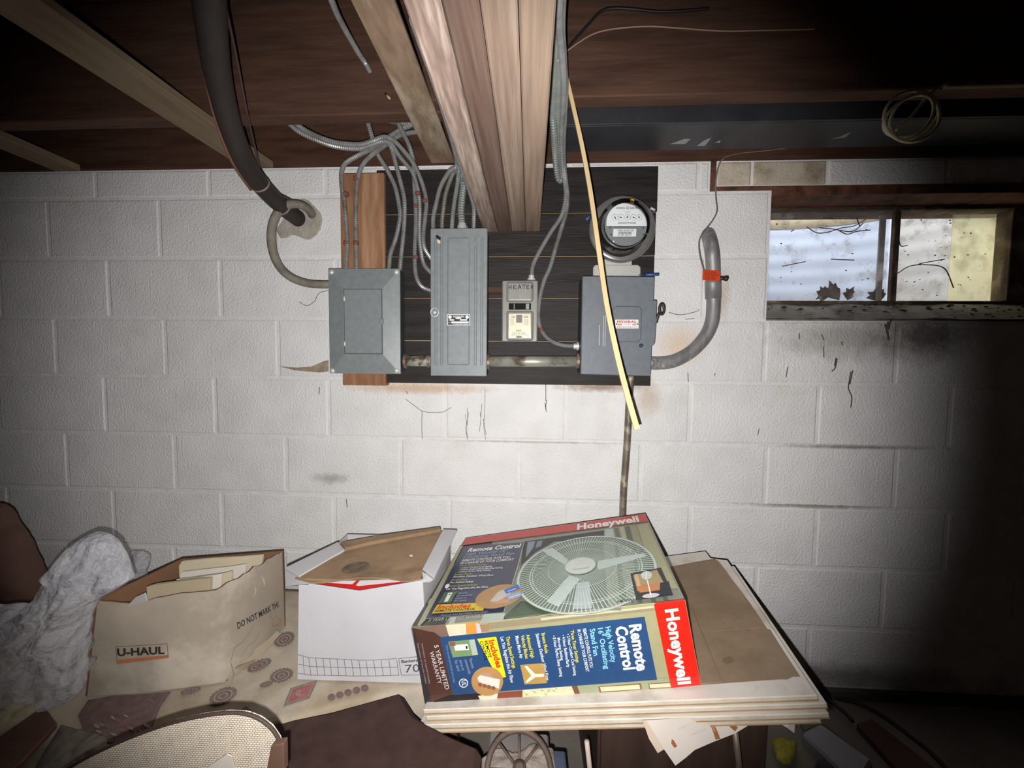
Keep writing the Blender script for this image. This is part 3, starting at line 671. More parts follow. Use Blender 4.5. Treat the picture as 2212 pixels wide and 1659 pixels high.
MB().box(P(1361, 437, -.12).x, P(1369, 437, -.12).x, -.124, -.1235, P(1365, 441.5, -.12).z, P(1365, 432, -.12).z).build('seal_tag', flat(222, 186, 40), mt, label='small yellow seal tag')
blue_m = mat('blue_plastic', rgb(62, 94, 158), .4)
for (a, b, lb_) in (((1266, 476), (1274, 466), 'blue seal on left of ring'), ((1405, 449), (1415, 454), 'pale seal on right of ring')):
    MB().tube([P(*a, -.06), P(*b, -.06)], .004, n=8).build('wire_seal', blue_m if 'blue' in lb_ else steel, mt, label=lb_)
# blue seal lying on top of the main switch
MB().tube([P(1395, 593.6, yd+.03), P(1423, 593.2, yd+.03)], .0042, n=10).tube([P(1380, 594.4, yd+.03), P(1396, 593.6, yd+.03)], .0012, n=6).build('padlock_seal', blue_m, at=P(1400, 594, yd+.03), label='blue plastic seal lying on top of the right switch box', cat='seal')

# ------------------------------------------------------------------ pipes between the boxes
def pipe(name, path, r, m, label, cat='pipe', n=16, **k):
    at = Vector(path[0]); return MB().tube(path, r, n=n).build(name, m, at=at, label=label, cat=cat, **k)
def locknut(c_, r, parent, axis=(1, 0, 0)):
    MB().lathe(c_, axis, [(-.004, r*.9), (-.004, r), (.004, r), (.004, r*.9)], n=14, smooth=False).build('locknut', rusty_steel, parent)
rusty_steel = mat('rusty_steel', rgb(150, 132, 116), .5, metal=.5, var=.3, scale=40, col2=rgb(112, 76, 56), c2scale=30)
rust_pipe = mat('flaking_pipe', rgb(176, 178, 168), .5, metal=.3, var=.25, scale=30, col2=rgb(96, 80, 58), c2scale=26, c2lo=.52, c2hi=.6)
yp = -.058
pa = pipe('conduit_nipple', [P(879, 780, yp), P(931, 780, yp)], .0175, rust_pipe, 'short rust flecked conduit between square and tall panels', 'conduit')
locknut(P(877.5, 780, yp), .024, pa); locknut(P(927, 780, yp), .021, pa)
pb = pipe('conduit_nipple', [P(1050, 781, yp), P(1251, 781, yp)], .0178, galv, 'galvanised conduit joining tall panel to right switch box', 'conduit')
locknut(P(1056, 781.5, yp), .025, pb); locknut(P(1247.5, 779.5, yp), .024, pb)
# ground conduit down the wall
gp = [P(1362, 812, -.035), P(1359, 870, -.03), P(1355, 950, -.026), P(1350, 1020, -.022), P(1347, 1060, -.022), P(1345, 1120, -.022), P(1344, 1220, -.022), P(1345, 1400, -.022)]
pipe('conduit', spline(gp, .01), .0115, mat('weathered_conduit', rgb(120, 112, 98), .55, metal=.45, var=.3, scale=16, col2=rgb(172, 162, 140), c2scale=24, c2lo=.5, c2hi=.6), 'thin galvanised conduit running down the wall from right switch box', 'conduit')
# thick service conduit on the right
sc_m = mat('grey_service_pipe', rgb(140, 138, 138), .5, metal=.3, var=.25, scale=18, stretch=(3, 3, 1), col2=rgb(190, 182, 170), c2scale=16, c2lo=.6, c2hi=.68)
sp_ = [P(1400, 784, -.055), P(1425, 784.5, -.05), P(1455, 780, -.045), P(1490, 762, -.04), P(1520, 732, -.04), P(1537, 698, -.04), P(1541, 660, -.04), P(1541, 620, -.045), P(1540, 570, -.055), P(1538, 545, -.06), P(1534, 522, -.045), P(1530, 508, -.01), P(1529, 504, .02)]
sv = MB().tube(spline(sp_, .008), .0205, n=18).build('service_pipe', sc_m, at=P(1541, 640, -.04), label='thick grey service pipe curving from right switch box up into the wall', cat='pipe')
MB().tube([P(1540.5, 645, -.041), P(1540, 612, -.046), P(1540, 607, -.046)], .0232, n=18).build('coupling', sc_m, sv)
tg = thing('warning_tag', P(1537, 596, -.075), 'orange warning tag clipped round the grey service pipe', 'tag')
orange = mat('orange_plastic', rgb(214, 74, 32), .45, var=.08)
tb = YP(-.078)
MB().prism([tb.hit(1519, 583), tb.hit(1555, 584), tb.hit(1556, 604), tb.hit(1553, 607), tb.hit(1518, 605)], (0, .004, 0), bev=.001).build('plate', orange, tg)
tx = Print(tb); dr_ = flat(96, 30, 16)
for k, s in enumerate(('WARNING', 'SERVICE GROUND', 'DO NOT REMOVE', 'OR DISCONNECT', 'ELECTRIC')): tx.text(s, (1522, 589+k*3.7), (1548, 589.4+k*3.7), (1522, 586.4+k*3.7), dr_, .02)
tx.ell((1551.5, 594), (1.3, 0), (0, 1.3), dr_); tx.build('tag_lettering', parent=tg)
MB().tube([P(1552, 601, -.06), P(1569, 601.5, -.06)], .0062, n=10).lathe(P(1567, 601.5, -.06), (1, 0, 0), [(-.004, .006), (0, .008), (.006, .008), (.008, .001)], n=12).build('clamp_screw', mat('dark_bronze', rgb(66, 54, 48), .5, metal=.5), tg)
wire_m = mat('thin_grey_wire', rgb(112, 104, 100), .6, var=.2)
gw = [P(1568, 338, -.02), P(1556, 350, -.02), P(1549, 372, -.018), P(1546, 400, -.016), P(1547, 430, -.016), P(1549, 455, -.018), P(1540, 475, -.025), P(1524, 496, -.04), P(1513, 512, -.05), P(1510, 530, -.055), P(1513, 555, -.06), P(1520, 582, -.066)]
pipe('ground_wire', spline(gw, .006), .0023, wire_m, 'thin grey wire hanging from the rim board to the orange tag', 'wire', n=6)
gw2 = [P(1568, 338, -.02), P(1600, 331, -.014), P(1650, 326, -.014), P(1700, 320, -.016)]
pipe('ground_wire', spline(gw2, .006), .0018, wire_m, 'thin wire running along the rim board below the black channel', 'wire', n=6)

# ------------------------------------------------------------------ black pipe and cable, upper left
bp_m = mat('black_pipe', rgb(50, 43, 41), .55, var=.25, scale=9, col2=rgb(44, 38, 36), c2scale=5, bump=.1, bscale=40, spec=.35)
bpts = [(448, -40, -.60), (452, 0, -.58), (460, 90, -.50), (474, 180, -.42), (497, 270, -.33), (527, 345, -.24), (562, 398, -.16), (605, 442, -.08), (655, 481, .02)]
bpp = spline([P(u, v, y) for u, v, y in bpts], .012)
bpo = MB().tube(bpp, .0265, n=22).build('drain_pipe', bp_m, at=P(497, 270, -.33), label='fat black pipe curving from the ceiling into the wall at upper left', cat='pipe')
def ringat(frac, nm):
    i = int(frac*(len(bpp)-2)); d = (bpp[i+1]-bpp[i]).normalized()
    MB().lathe(bpp[i], d, [(-.003, .0255), (-.002, .028), (.002, .028), (.003, .0255)], n=22).build(nm, mat('dull_band', rgb(134, 120, 110), .6), bpo)
ringat(.755, 'band'); ringat(.895, 'band')
rc_m = mat('brown_cord', rgb(118, 78, 60), .8, var=.25, scale=40)
off = [(-30, 0), (-29, 0), (-26, 2), (-26, 6), (-25, 8), (-23, 10), (-20, 12), (-18, 13)]
rp_ = [P(u+o[0], v+o[1], y-.006) for (u, v, y), o in zip(bpts[:8], off)]
pipe('cord', spline(rp_[:7], .012), .004, rc_m, 'brown cord running along the left side of the black pipe', 'cord', n=6)
pipe('thin_cable', spline([P(483, -5, -.57), P(510, 120, -.45), P(533, 240, -.33), P(551, 320, -.22), P(568, 398, -.145), P(578, 411, -.13)], .012), .0027, mat('dark_thin_cable', rgb(70, 52, 46), .7), 'thin dark cable strung beside the black pipe', 'cable', n=8)
pipe('thin_cable', spline([P(578, 412, -.13), P(592, 416, -.115), P(612, 424, -.09), P(632, 434, -.065), P(645, 440, -.055)], .01), .0042, mat('dark_thin_cable', rgb(70, 52, 46), .7), 'short dark cable crossing from the black pipe to the grey loop', 'cable', n=8)
se_m = mat('grey_service_cable', rgb(134, 128, 116), .7, var=.2, scale=14, col2=rgb(96, 86, 76), c2scale=8, bump=.15, bscale=120)
sl_ = [(675, 468, .015), (671, 458, -.03), (660, 447, -.055), (643, 441, -.07), (622, 443, -.075), (603, 456, -.078), (591, 478, -.08), (586, 505, -.08), (588, 535, -.078), (596, 562, -.074), (611, 585, -.07), (634, 602, -.064), (664, 612, -.06), (692, 614.5, -.058), (716, 614.5, -.056)]
pipe('service_cable', spline([P(*q_) for q_ in sl_], .006), .0128, se_m, 'thick grey cable looping from the wall patch into the square panel', 'cable', n=14)
# ------------------------------------------------------------------ armoured cables
armour = mat('steel_armour', rgb(142, 143, 142), .36, metal=.25, var=.2, scale=30, col2=rgb(112, 100, 92), c2scale=10, c2lo=.55, c2hi=.7)
armour_d = mat('dusty_armour', rgb(126, 120, 114), .5, metal=.2, var=.2, scale=30)
armour_g = mat('greenish_armour', rgb(136, 142, 136), .5, metal=.2, var=.15, scale=30)
rustspot = mat('rust_band', rgb(112, 70, 58), .8, var=.3, scale=60)
def ribbed(pts, r, label, m=armour, pitch=.0056, group=None):
    sp = spline([q if isinstance(q, Vector) else P(*q) for q in pts], pitch/2)
    rr = [r if i % 2 else r*.80 for i in range(len(sp))]
    return MB().tube(sp, rr, n=9, smooth=False).build('armored_cable', m, at=sp[len(sp)//2], label=label, cat='cable', group='armored cables')
r5 = .0074
def C(pts, ys):   # pixels with depths blended along the run
    n = len(pts); return [(u, v, ys[0]+(ys[1]-ys[0])*i/(n-1)) if len(ys) == 2 else (u, v, ys[i]) for i, (u, v) in enumerate(pts)]
ribbed([(748, 584, -.055), (748, 560, -.055), (750, 530, -.056), (747, 480, -.058), (744, 440, -.06), (738, 400, -.07), (738, 372, -.085), (747, 352, -.10), (777, 334, -.115), (813, 316, -.12), (840, 296, -.12), (867, 279, -.115), (900, 266, -.10), (930, 258, -.09)], r5, 'armored cable into the square panel, leftmost of its four')
ribbed([(770, 584, -.055), (769, 540, -.055), (768, 470, -.056), (769, 430, -.06), (772, 390, -.07), (780, 362, -.085), (796, 341, -.10), (822, 321, -.11), (849, 301, -.105), (868, 291, -.10), (905, 284, -.09), (940, 280, -.08)], r5, 'armored cable into the square panel, second of its four')
ribbed([(791, 236, -.16), (794, 260, -.14), (804, 296, -.125), (815, 330, -.10), (826, 350, -.08), (839, 372, -.06), (853, 402, -.05), (862, 442, -.045), (864, 470, -.045), (856, 512, -.05), (844, 548, -.055), (840, 584, -.055)], r5, 'armored cable into the square panel, third of its four')
ribbed([(832, 300, -.13), (845, 318, -.115), (851, 338, -.09), (857, 362, -.07), (864, 388, -.058), (873, 427, -.05), (874, 467, -.05), (871, 512, -.05), (866, 557, -.052), (864, 584, -.055)], r5, 'armored cable into the square panel, rightmost of its four')
ribbed([(846, 236, -.17), (864, 274, -.14), (882, 310, -.11), (891, 339, -.08), (894, 366, -.06), (895, 400, -.045), (898, 448, -.038), (898, 494, -.036), (896, 539, -.036), (897, 584, -.038), (903, 607, -.042), (914, 621, -.046), (934, 629, -.05)], r5, 'armored cable into the left side of tall panel, lowest entry')
ribbed([(605, 246, -.18), (641, 281, -.15), (687, 304, -.13), (732, 318, -.125), (777, 321, -.12), (804, 313, -.125), (828, 306, -.13), (846, 312, -.12), (862, 336, -.09), (880, 358, -.07), (892, 374, -.06), (903, 412, -.048), (907, 448, -.042), (906, 503, -.04), (909, 539, -.04), (916, 571, -.044), (934, 592, -.05)], r5, 'armored cable sweeping from far left to tall panel, middle entry')
ribbed([(618, 244, -.18), (650, 275, -.155), (694, 298, -.135), (732, 309, -.13), (777, 312, -.125), (806, 304, -.13), (830, 296, -.14), (850, 303, -.125), (876, 330, -.10), (896, 358, -.08), (914, 402, -.06), (921, 436, -.052), (919, 466, -.05), (915, 503, -.05), (917, 535, -.05), (934, 563, -.054)], r5, 'armored cable sweeping from far left to tall panel, topmost entry')
ribbed([(796, 240, -.19), (812, 249, -.17), (831, 258, -.15), (867, 265, -.12), (900, 268, -.10), (935, 270, -.09)], r5, 'short armored cable crossing behind the tan cross board')
ribbed([(712, -10, -.48), (728, 30, -.42), (750, 72, -.36), (775, 115, -.30), (788, 135, -.272), (800, 156, -.255)], .0068, 'armored cable slanting down the joist face at top left')
# bundle into the top of the tall panel
TOPG = [Vector((-.2, -.5, 1.72)), Vector((-.2, -.30, 1.72)), Vector((-.198, -.17, 1.725))]
def fan(pts, r, label, m=armour, dx=0.0, pitch=.0056):
    top = [Vector((-.205+dx, -.55, 1.735)), Vector((-.205+dx, -.30, 1.735))]
    return ribbed(top+[P(*q) for q in pts], r, label, m, pitch)
fan([(987, 349, -.075), (970, 371, -.07), (952, 403, -.06), (942, 441, -.056), (936, 470, -.06), (936, 498, -.065)], r5, 'armored cable into top of tall panel, leftmost', dx=-.018)
fan([(989, 352, -.06), (976, 380, -.058), (963, 418, -.052), (958, 452, -.05), (955, 478, -.056), (954.5, 498, -.06)], r5, 'armored cable into top of tall panel, second from left', armour_d, dx=-.004)
fan([(991, 353, -.085), (989, 391, -.075), (982, 434, -.065), (978, 467, -.062), (976, 498, -.065)], r5, 'armored cable into top of tall panel, third from left', armour_g, dx=.008)
fan([(998, 368, -.05), (1001, 400, -.05), (998, 428, -.055), (996, 458, -.06), (998.5, 490, -.06)], .0118, 'thickest armored cable into top of tall panel', armour_g, dx=.022, pitch=.008)
ribbed([(990, 350, -.11), (999, 368, -.10), (1008, 395, -.09), (1016, 418, -.08), (1022, 440, -.07), (1024, 455, -.065), (1023, 498, -.065)], r5, 'armored cable passing behind the girder end into tall panel', armour)
MB().lathe(P(998.5, 489, -.06), (0, 0, 1), [(-.012, .016), (0, .016), (.004, .013), (.008, .013)], n=14).build('cable_connector', steel, at=P(998.5, 489, -.06), label='steel cable connector on top of the tall panel', cat='connector', group='cable connectors')
# right of the girder
ribbed([(1210, -30, -.70), (1207, 10, -.66), (1208, 60, -.58), (1214, 120, -.48), (1218, 190, -.36), (1215, 244, -.27), (1213, 290, -.20), (1214, 330, -.14), (1218, 380, -.075), (1222, 412, -.05), (1220, 441, -.045), (1211, 470, -.045), (1189, 503, -.042), (1163, 548, -.042), (1151, 575, -.044), (1148, 606, -.046)], r5, 'armored cable right of the girder dropping to the heater switch')
ribbed([(1216, -30, -.68), (1213, 20, -.62), (1213, 70, -.54), (1217, 120, -.46), (1221, 190, -.34), (1220, 244, -.255), (1217, 300, -.17), (1218, 350, -.11), (1223, 395, -.06), (1226, 425, -.048), (1222, 462, -.046), (1207, 512, -.045), (1189, 575, -.044), (1176, 605, -.044), (1166, 645, -.044), (1163, 686, -.044), (1170, 714, -.046), (1189, 735, -.05), (1216, 746, -.054), (1254, 748, -.058)], r5, 'armored cable right of the girder curving into right switch box')
p = P(1247, 748, -.058); MB().lathe(p, (1, 0, 0), [(-.012, .0095), (-.002, .0095), (-.002, .013), (.004, .013)], n=12, smooth=False).build('cable_connector', steel, at=p, label='steel cable connector on left side of the right switch box', cat='connector', group='cable connectors')
p = P(1148, 602, -.046); MB().lathe(p, (0, 0, 1), [(-.006, .013), (0, .013), (0, .0095), (.010, .0095)], n=12, smooth=False).build('cable_connector', steel, at=p, label='steel cable connector on top of the heater switch', cat='connector', group='cable connectors')
ribbed([(1203, -20, -.66), (1203, 30, -.60), (1201, 90, -.51), (1198, 150, -.41), (1196, 200, -.33), (1194, 245, -.255), (1197, 290, -.20), (1199, 330, -.14), (1202, 366, -.095), (1206, 386, -.075), (1210, 390, -.07), (1213, 384, -.07), (1212, 350, -.09), (1208, 300, -.15), (1205, 250, -.24), (1206, 180, -.36), (1207, 120, -.46)], .0098, 'fat armored cable looping back on itself right of the girder', armour_g, pitch=.0075)
# rust bands on cables
for i, (u, v, y) in enumerate(((747, 420, -.062), (770, 386, -.072), (903, 418, -.052), (918, 434, -.054), (898, 446, -.04), (898, 556, -.038), (1169, 712, -.048), (748, 525, -.056), (769, 525, -.056))):
    p = P(u, v, y); MB().lathe(p, (0, 0, 1), [(-.006, .0075), (-.003, .0092), (.003, .0092), (.006, .0075)], n=10).build('cable_strap', rustspot, at=p, label=('rust brown strap on the leftmost cable, above the other on it', 'rust brown strap high on the second cable from left', 'rust brown strap on the middle cable left of the tall panel', 'rust brown strap on the rightmost cable left of the tall panel', 'rust brown strap at mid height on the cable nearest the square panel side', 'rust brown strap low on the cable beside the tall panel', 'reddish strap on the cable bend right of the heater switch', 'rust brown strap low on the leftmost cable', 'rust brown strap low on the second cable from left')[i], cat='strap', group='rust brown cable straps')

# ------------------------------------------------------------------ pale wooden strip, wires, coil
strip_m = mat('pale_pine', rgb(214, 188, 140), .55, var=.1, scale=6, stretch=(8, 8, 1))
st = spline([P(1214, 104, -.297), P(1222, 160, -.30), P(1238, 230, -.305), (P(1258, 320, -.31)), P(1276, 420, -.32), P(1293, 540, -.335), P(1309, 650, -.35), P(1328, 745, -.365), P(1350, 835, -.38), P(1376, 927, -.395)], .012)
sm = MB(); w = .0052
vs = []; fs = []
for i, p in enumerate(st):
    k = .0042+.0022*i/len(st); d = (st[min(i+1, len(st)-1)]-st[max(i-1, 0)]).normalized(); side = d.cross(Vector((0, 1, 0))).normalized(); fw = side.cross(d).normalized()
    vs += [p+side*k+fw*.003, p-side*k+fw*.003, p-side*k-fw*.003, p+side*k-fw*.003]
for i in range(len(st)-1):
    for j in range(4): fs.append((i*4+j, i*4+(j+1) % 4, i*4+4+(j+1) % 4, i*4+4+j))
fs += [(3, 2, 1, 0), tuple(len(vs)-4+j for j in range(4))]
sm.add(vs, fs).build('wood_strip', strip_m, at=st[len(st)//2], label='long thin pale wooden strip hanging bent from the joist in front of the meter', cat='wood strip')
pipe('black_wire', spline([P(1221, 110, -.302), P(1245, 82, -.302), P(1275, 48, -.304), P(1298, 25, -.304), P(1325, 18, -.304), P(1370, 20, -.304), P(1420, 25, -.302), P(1470, 24, -.302), P(1530, 19, -.302)], .01), .0032, black_ink, 'black wire stapled across the right joist near the top', 'wire', n=6)
pipe('string', spline([P(1222, 112, -.305), P(1250, 92, -.305), P(1285, 72, -.303), P(1330, 62, -.302), P(1400, 57, -.302), P(1470, 61, -.302), P(1560, 67, -.302), P(1640, 66, -.302), P(1760, 63, -.302)], .01), .0017, mat('dusty_string', rgb(150, 124, 104), .9), 'pale dusty string across the right joist below the black wire', 'string', n=6)
rope_m = mat('beige_cord', rgb(196, 184, 152), .85, var=.2, scale=80, bump=.4, bscale=300)
cc = []
def ring_px(cx, cy, a, b, rot, t): 
    x = a*math.cos(t); y = b*math.sin(t); return (cx+x*math.cos(rot)-y*math.sin(rot), cy+x*math.sin(rot)+y*math.cos(rot))
rope = []
for k in range(0, 100):
    t = -.9+2*PI*3.1*k/99; s_ = k/99
    a = 60+3*math.sin(5*s_); b = 50-12*s_+6*math.sin(7*s_)
    u, v = ring_px(1968+4*math.sin(9*s_), 251+3*math.cos(8*s_), a, b, -.55+.25*math.sin(6*s_), t)
    rope.append(P(u, v, -.31-.01*math.sin(11*s_)))
ro = MB().tube(spline(rope, .006), .0034, n=7)
ro.tube(spline([P(2000, 212, -.312), P(1970, 250, -.318), P(1935, 282, -.315)], .006), .0034, n=7)
ro.tube(spline([P(1996, 215, -.312), P(2008, 205, -.305), P(2025, 190, -.30), P(2040, 182, -.297)], .006), .0034, n=7)
ro.build('rope_coil', rope_m, at=P(1968, 250, -.31), label='coil of beige cord hanging from the joist at upper right', cat='rope')
MB().box(P(2042, 183, -.297).x, 2.2, -.302, -.2895, P(2042, 190, -.297).z, P(2042, 177, -.297).z, bev=.002).build('wood_lath', brace_w, label='dusty wood lath nailed along the joist beyond the rope coil', cat='board')
p = P(1876, 199, -.186); MB().prism([P(1863, 203, -.186), P(1868, 195, -.186), P(1888, 193, -.186), P(1891, 199, -.186), P(1880, 205, -.186)], (0, -.003, 0)).build('foil_scrap', steel, at=p, label='scrap of bright foil stuck to the channel top left of the rope', cat='foil')
# nail in left joist
p = P(838, 207, -.25); MB().tube([P(833, 203, -.246), P(842, 213, -.262)], .0028, n=7).build('nail', pale_w, at=p, label='bright splinter sticking out of the left joist', cat='splinter')
# cobwebs on the wall
strand([[(876, 862), (895, 876), (912, 888), (935, 891), (958, 890)], [(912, 888), (911, 915), (912, 948)], [(958, 890), (975, 880)]], -.004, .0008, web_m, 'dark cobweb line sagging on the wall below the board')
strand([[(1009, 880), (1010, 905), (1006, 925), (1010, 950)], [(1005, 895), (1009, 920)], [(1012, 890), (1008, 930), (1011, 945)]], -.004, .0007, web_m, 'dark web tuft on the wall below tall panel, left of the pair')
strand([[(1048, 842), (1047, 890), (1045, 920), (1049, 950)], [(1041, 872), (1036, 932)], [(1044, 905), (1050, 940)], [(1037, 890), (1038, 900)]], -.004, .0007, web_m, 'brown web tuft on the wall below tall panel, right of the pair')
strand([[(1179, 830), (1179, 866)], [(1181, 864), (1179, 878), (1180, 890)], [(1177, 870), (1179, 884)]], -.004, .0011, web_m, 'dark web drop on the wall below the heater switch')
strand([[(1838, 803), (1834, 826), (1833, 840), (1840, 858), (1838, 880)], [(1842, 800), (1836, 830)]], -.004, .0016, web_m, 'long dark dirt streak on the wall below the window')
strand([[(1808, 775), (1804, 795), (1797, 802)], [(1806, 773), (1803, 790)]], -.004, .0018, web_m, 'short dark dirt streak below the window, beside the long one')
strand([[(1779, 748), (1780, 772)], [(1775, 722), (1780, 735)], [(1727, 720), (1727, 732)], [(1818, 738), (1820, 746)], [(1702, 792), (1698, 815)]], -.004, .0013, web_m, 'scattered dark specks on the wall under the window')
strand([[(1918, 695), (1917, 715), (1920, 735)], [(1925, 690), (1919, 712)], [(1912, 700), (1917, 720)]], -.005, .0026, web_m, 'dark dirt drip at the sill under the mullion')
strand([[(1486, 805), (1487, 825)], [(1640, 926), (1637, 940)], [(1545, 806), (1544, 812)], [(748, 1078), (750, 1096)], [(690, 836), (689, 852)], [(878, 845), (880, 851)]], -.003, .0011, web_m, 'small dark flecks scattered on the white wall')
strand([[(646, 652), (662, 660), (678, 652), (690, 633), (712, 627)]], -.004, .0009, web_m, 'thin hair like web left of the square panel')
strand([[(1445, 675), (1470, 680), (1500, 674), (1512, 668)], [(1480, 690), (1500, 688)]], -.004, .0009, web_m, 'faint web on the wall left of the service pipe')
strand([[(945, 495), (941, 508)], [(1010, 488), (1013, 518), (1022, 530), (1027, 545)], [(1042, 492), (1040, 510), (1030, 522), (1023, 530)]], yt-.004, .0007, web_l, 'pale cobweb threads over the top of the tall panel')
# soot smear beside the square panel is dirt on the wall
sm_ = Print(YP(-.0012)); sm_.poly([(601, 791), (640, 794), (672, 792), (700, 780), (710, 778), (710, 802), (690, 805), (660, 802), (636, 800)], mat('dirt_smear', rgb(150, 138, 118), .95, var=.3, scale=40)); sm_.build('dirt_smear', at=P(660, 795), label='brownish dirt smear on the wall at lower left of the square panel', cat='dirt')
# ------------------------------------------------------------------ table under the left boxes, cloth
TZ = 0.33
fdir = (PZ(890, 1485, TZ)-PZ(590, 1560, TZ)).normalized(); f0 = PZ(590, 1560, TZ)
def edge(x): return f0 + fdir*((x-f0.x)/fdir.x)
A_, B_ = edge(-1.5), edge(-0.11)
tb_ = thing('low_table', (-.8, -.35, 0), 'low brown wooden table under the patterned cloth at lower left', 'table')
tw = mat('table_wood', rgb(96, 64, 50), .6, var=.25, scale=6, stretch=(1, 8, 8), bump=.1, bscale=20)
bk = lambda p: Vector((p.x, -.04, p.z))
top = [A_, B_, bk(B_), bk(A_)]
MB().prism([Vector((p.x, p.y+.006*(i < 2), TZ-.03)) for i, p in enumerate(top)], (0, 0, .024), bev=.003).build('table_top', tw, tb_)
for p in (edge(-1.44)+Vector((0, .06, 0)), edge(-.2)+Vector((0, .06, 0)), Vector((-1.44, -.09, 0)), Vector((-.2, -.09, 0))):
    MB().box(p.x-.022, p.x+.022, p.y-.022, p.y+.022, 0.0005, TZ-.031, bev=.004).build('leg', tw, tb_)
cl_m = mat('cream_cloth', rgb(184, 172, 154), .95, var=.12, scale=18, bump=.35, bscale=420, col2=rgb(166, 150, 128), c2scale=4)
def clothfn(s_, t_):
    e = edge(-1.5+1.385*s_); b = Vector((e.x, -.05, TZ))
    if t_ > .25:
        k = (t_-.25)/.75; p = e.lerp(b, k); p.z = TZ+.0022*noise.noise(Vector((p.x*9, p.y*9, 0))); p.z = max(p.z, TZ-.004); return p
    k = 1-t_/.25; wv = .008*math.sin(s_*46)*k+.004*math.sin(s_*21+1)
    return e+Vector((.0, -.012*math.sin(min(1, k*2)*PI/2)-wv, -.13*max(0, k-.08)-.004*k))
cloth = MB().grid(clothfn, 150, 40).build('tablecloth', cl_m, at=Vector((-.8, -.4, TZ)), thick=.0016, label='cream cloth with purple medallions covering the low table', cat='tablecloth')
ZC = ZP(TZ+.0034); mauve = mat('mauve_print', rgb(118, 96, 94), .95, var=.2, scale=60); greyp = mat('grey_print', rgb(122, 110, 102), .95, var=.2, scale=70); rosep = mat('rose_print', rgb(150, 96, 94), .95, var=.15, scale=60); creamp = mat('cream_print', rgb(166, 150, 134), .95, var=.1, scale=50)
def medal(c, a, b, nm='medallion'):
    cp = Print(ZC); cp.ell(c, a, b, greyp)
    for k, m in ((.72, creamp), (.62, mauve), (.36, creamp), (.26, mauve)): cp.ell(c, (a[0]*k, a[1]*k), (b[0]*k, b[1]*k), m)
    for k in range(18):
        t = 2*PI*k/18; cp.ell((c[0]+a[0]*math.cos(t)+b[0]*math.sin(t), c[1]+a[1]*math.cos(t)+b[1]*math.sin(t)), (2.2, 0), (0, 1.8), greyp, 7)
    cp.build(nm, parent=cloth)
medal((482, 1503), (27, -14), (10, 12)); medal((608, 1459), (23, -9), (7, 12)); medal((560, 1437), (24, -12), (6, 8)); medal((614, 1381), (20, -10), (6, 12)); medal((412, 1492), (20, -6), (4, 5)); medal((575, 1478), (12, -4), (3, 4))
def diamond(q, m1, m2):
    cp = Print(ZC); cx = sum(p[0] for p in q)/4; cy = sum(p[1] for p in q)/4
    cp.poly([(cx+(p[0]-cx)*1.28, cy+(p[1]-cy)*1.28) for p in q], greyp); cp.poly([(cx+(p[0]-cx)*1.06, cy+(p[1]-cy)*1.06) for p in q], m2); cp.poly(q, m1)
    for k in (.62, .30):
        cp.line([(cx+(14*math.cos(t))*k, cy+(10*math.sin(t))*k) for t in [.2+PI*1.5*j/14 for j in range(15)]], .0016, m2)
    cp.build('diamond_motif', parent=cloth, label='rose diamond motif')
diamond([(632, 1489), (678, 1475), (664, 1506), (620, 1520)], rosep, creamp)
cp = Print(ZC)
cp.poly([(190, 1512), (240, 1503), (300, 1500), (370, 1494), (352, 1520), (338, 1548), (330, 1580), (310, 1592), (270, 1600), (215, 1605), (180, 1580), (168, 1545)], mauve)
cp.line([(372, 1494), (350, 1525), (336, 1560), (330, 1583)], .004, creamp).line([(362, 1495), (340, 1527), (326, 1562), (320, 1588)], .003, greyp)
for i in range(26):
    q_ = random.Random(i); u, v = q_.uniform(195, 330), q_.uniform(1512, 1592); cp.ell((u, v), (q_.uniform(3, 8), 2), (1, q_.uniform(2, 5)), q_.choice((greyp, creamp, rosep)), 9)
cp.build('floral_panel', parent=cloth, label='large mauve floral patch')
cp = Print(ZC); cp.line([(512, 1546), (530, 1527), (553, 1546)], .003, mauve).line([(519, 1546), (531, 1533), (545, 1546)], .002, mauve)
cp.build('zigzag_motif', parent=cloth)
for k in range(5): Print(ZC).ell((716+k*18, 1506-k*5), (8, -3), (3, 7), mauve, 12).build('petal', parent=cloth)

# ------------------------------------------------------------------ stack of boards and the fan carton lying on it
def Rm3(a, b, c): return Matrix.Rotation(c, 3, 'Z') @ Matrix.Rotation(b, 3, 'Y') @ Matrix.Rotation(a, 3, 'X')
RB = Rm3(.009, -.222, -.120); OB = Vector((-.216, -.493, .375)); BLx, BDy, BHz = .568, .417, .165
ex, ey, ez = RB.col[0], RB.col[1], RB.col[2]
def loc(i, j, k): return OB+ex*i*BLx+ey*j*BDy+ez*k*BHz
sp = Plane(OB, ez)
gyp = mat('white_board_face', rgb(206, 198, 190), .8, var=.07, scale=10, col2=rgb(176, 164, 152), c2scale=7, bump=.08, bscale=60)
gyp_e = mat('board_edge', rgb(206, 196, 180), .85, var=.12, scale=30, bump=.3, bscale=90)
kraft = mat('kraft_paper', rgb(134, 114, 92), .8, var=.10, scale=16, col2=rgb(120, 100, 80), c2scale=5, bump=.12, bscale=90)
FLp, FRp, BRp = sp.hit(913, 1533), sp.hit(1767, 1501), sp.hit(1572, 1209)
top_px = [(913, 1533), (1767, 1501), (1585.6, 1231), (1571, 1209), (1550, 1206.8), (1535, 1204.5), (1524, 1189.5), (1441, 1200.5)]
tpts = [sp.hit(*q) for q in top_px]; BLp = FLp+(tpts[-1]-FRp)*.0+ey*.40
tpts.append(BLp)
TH = .0105; tan_paper = mat('tan_board_paper', rgb(170, 138, 100), .85, var=.15, scale=20)
labels = ['topmost white board of the sloping stack, brown paper face showing', 'second white board from the top of the sloping stack', 'third white board from the top of the sloping stack', 'bottom white board of the sloping stack']
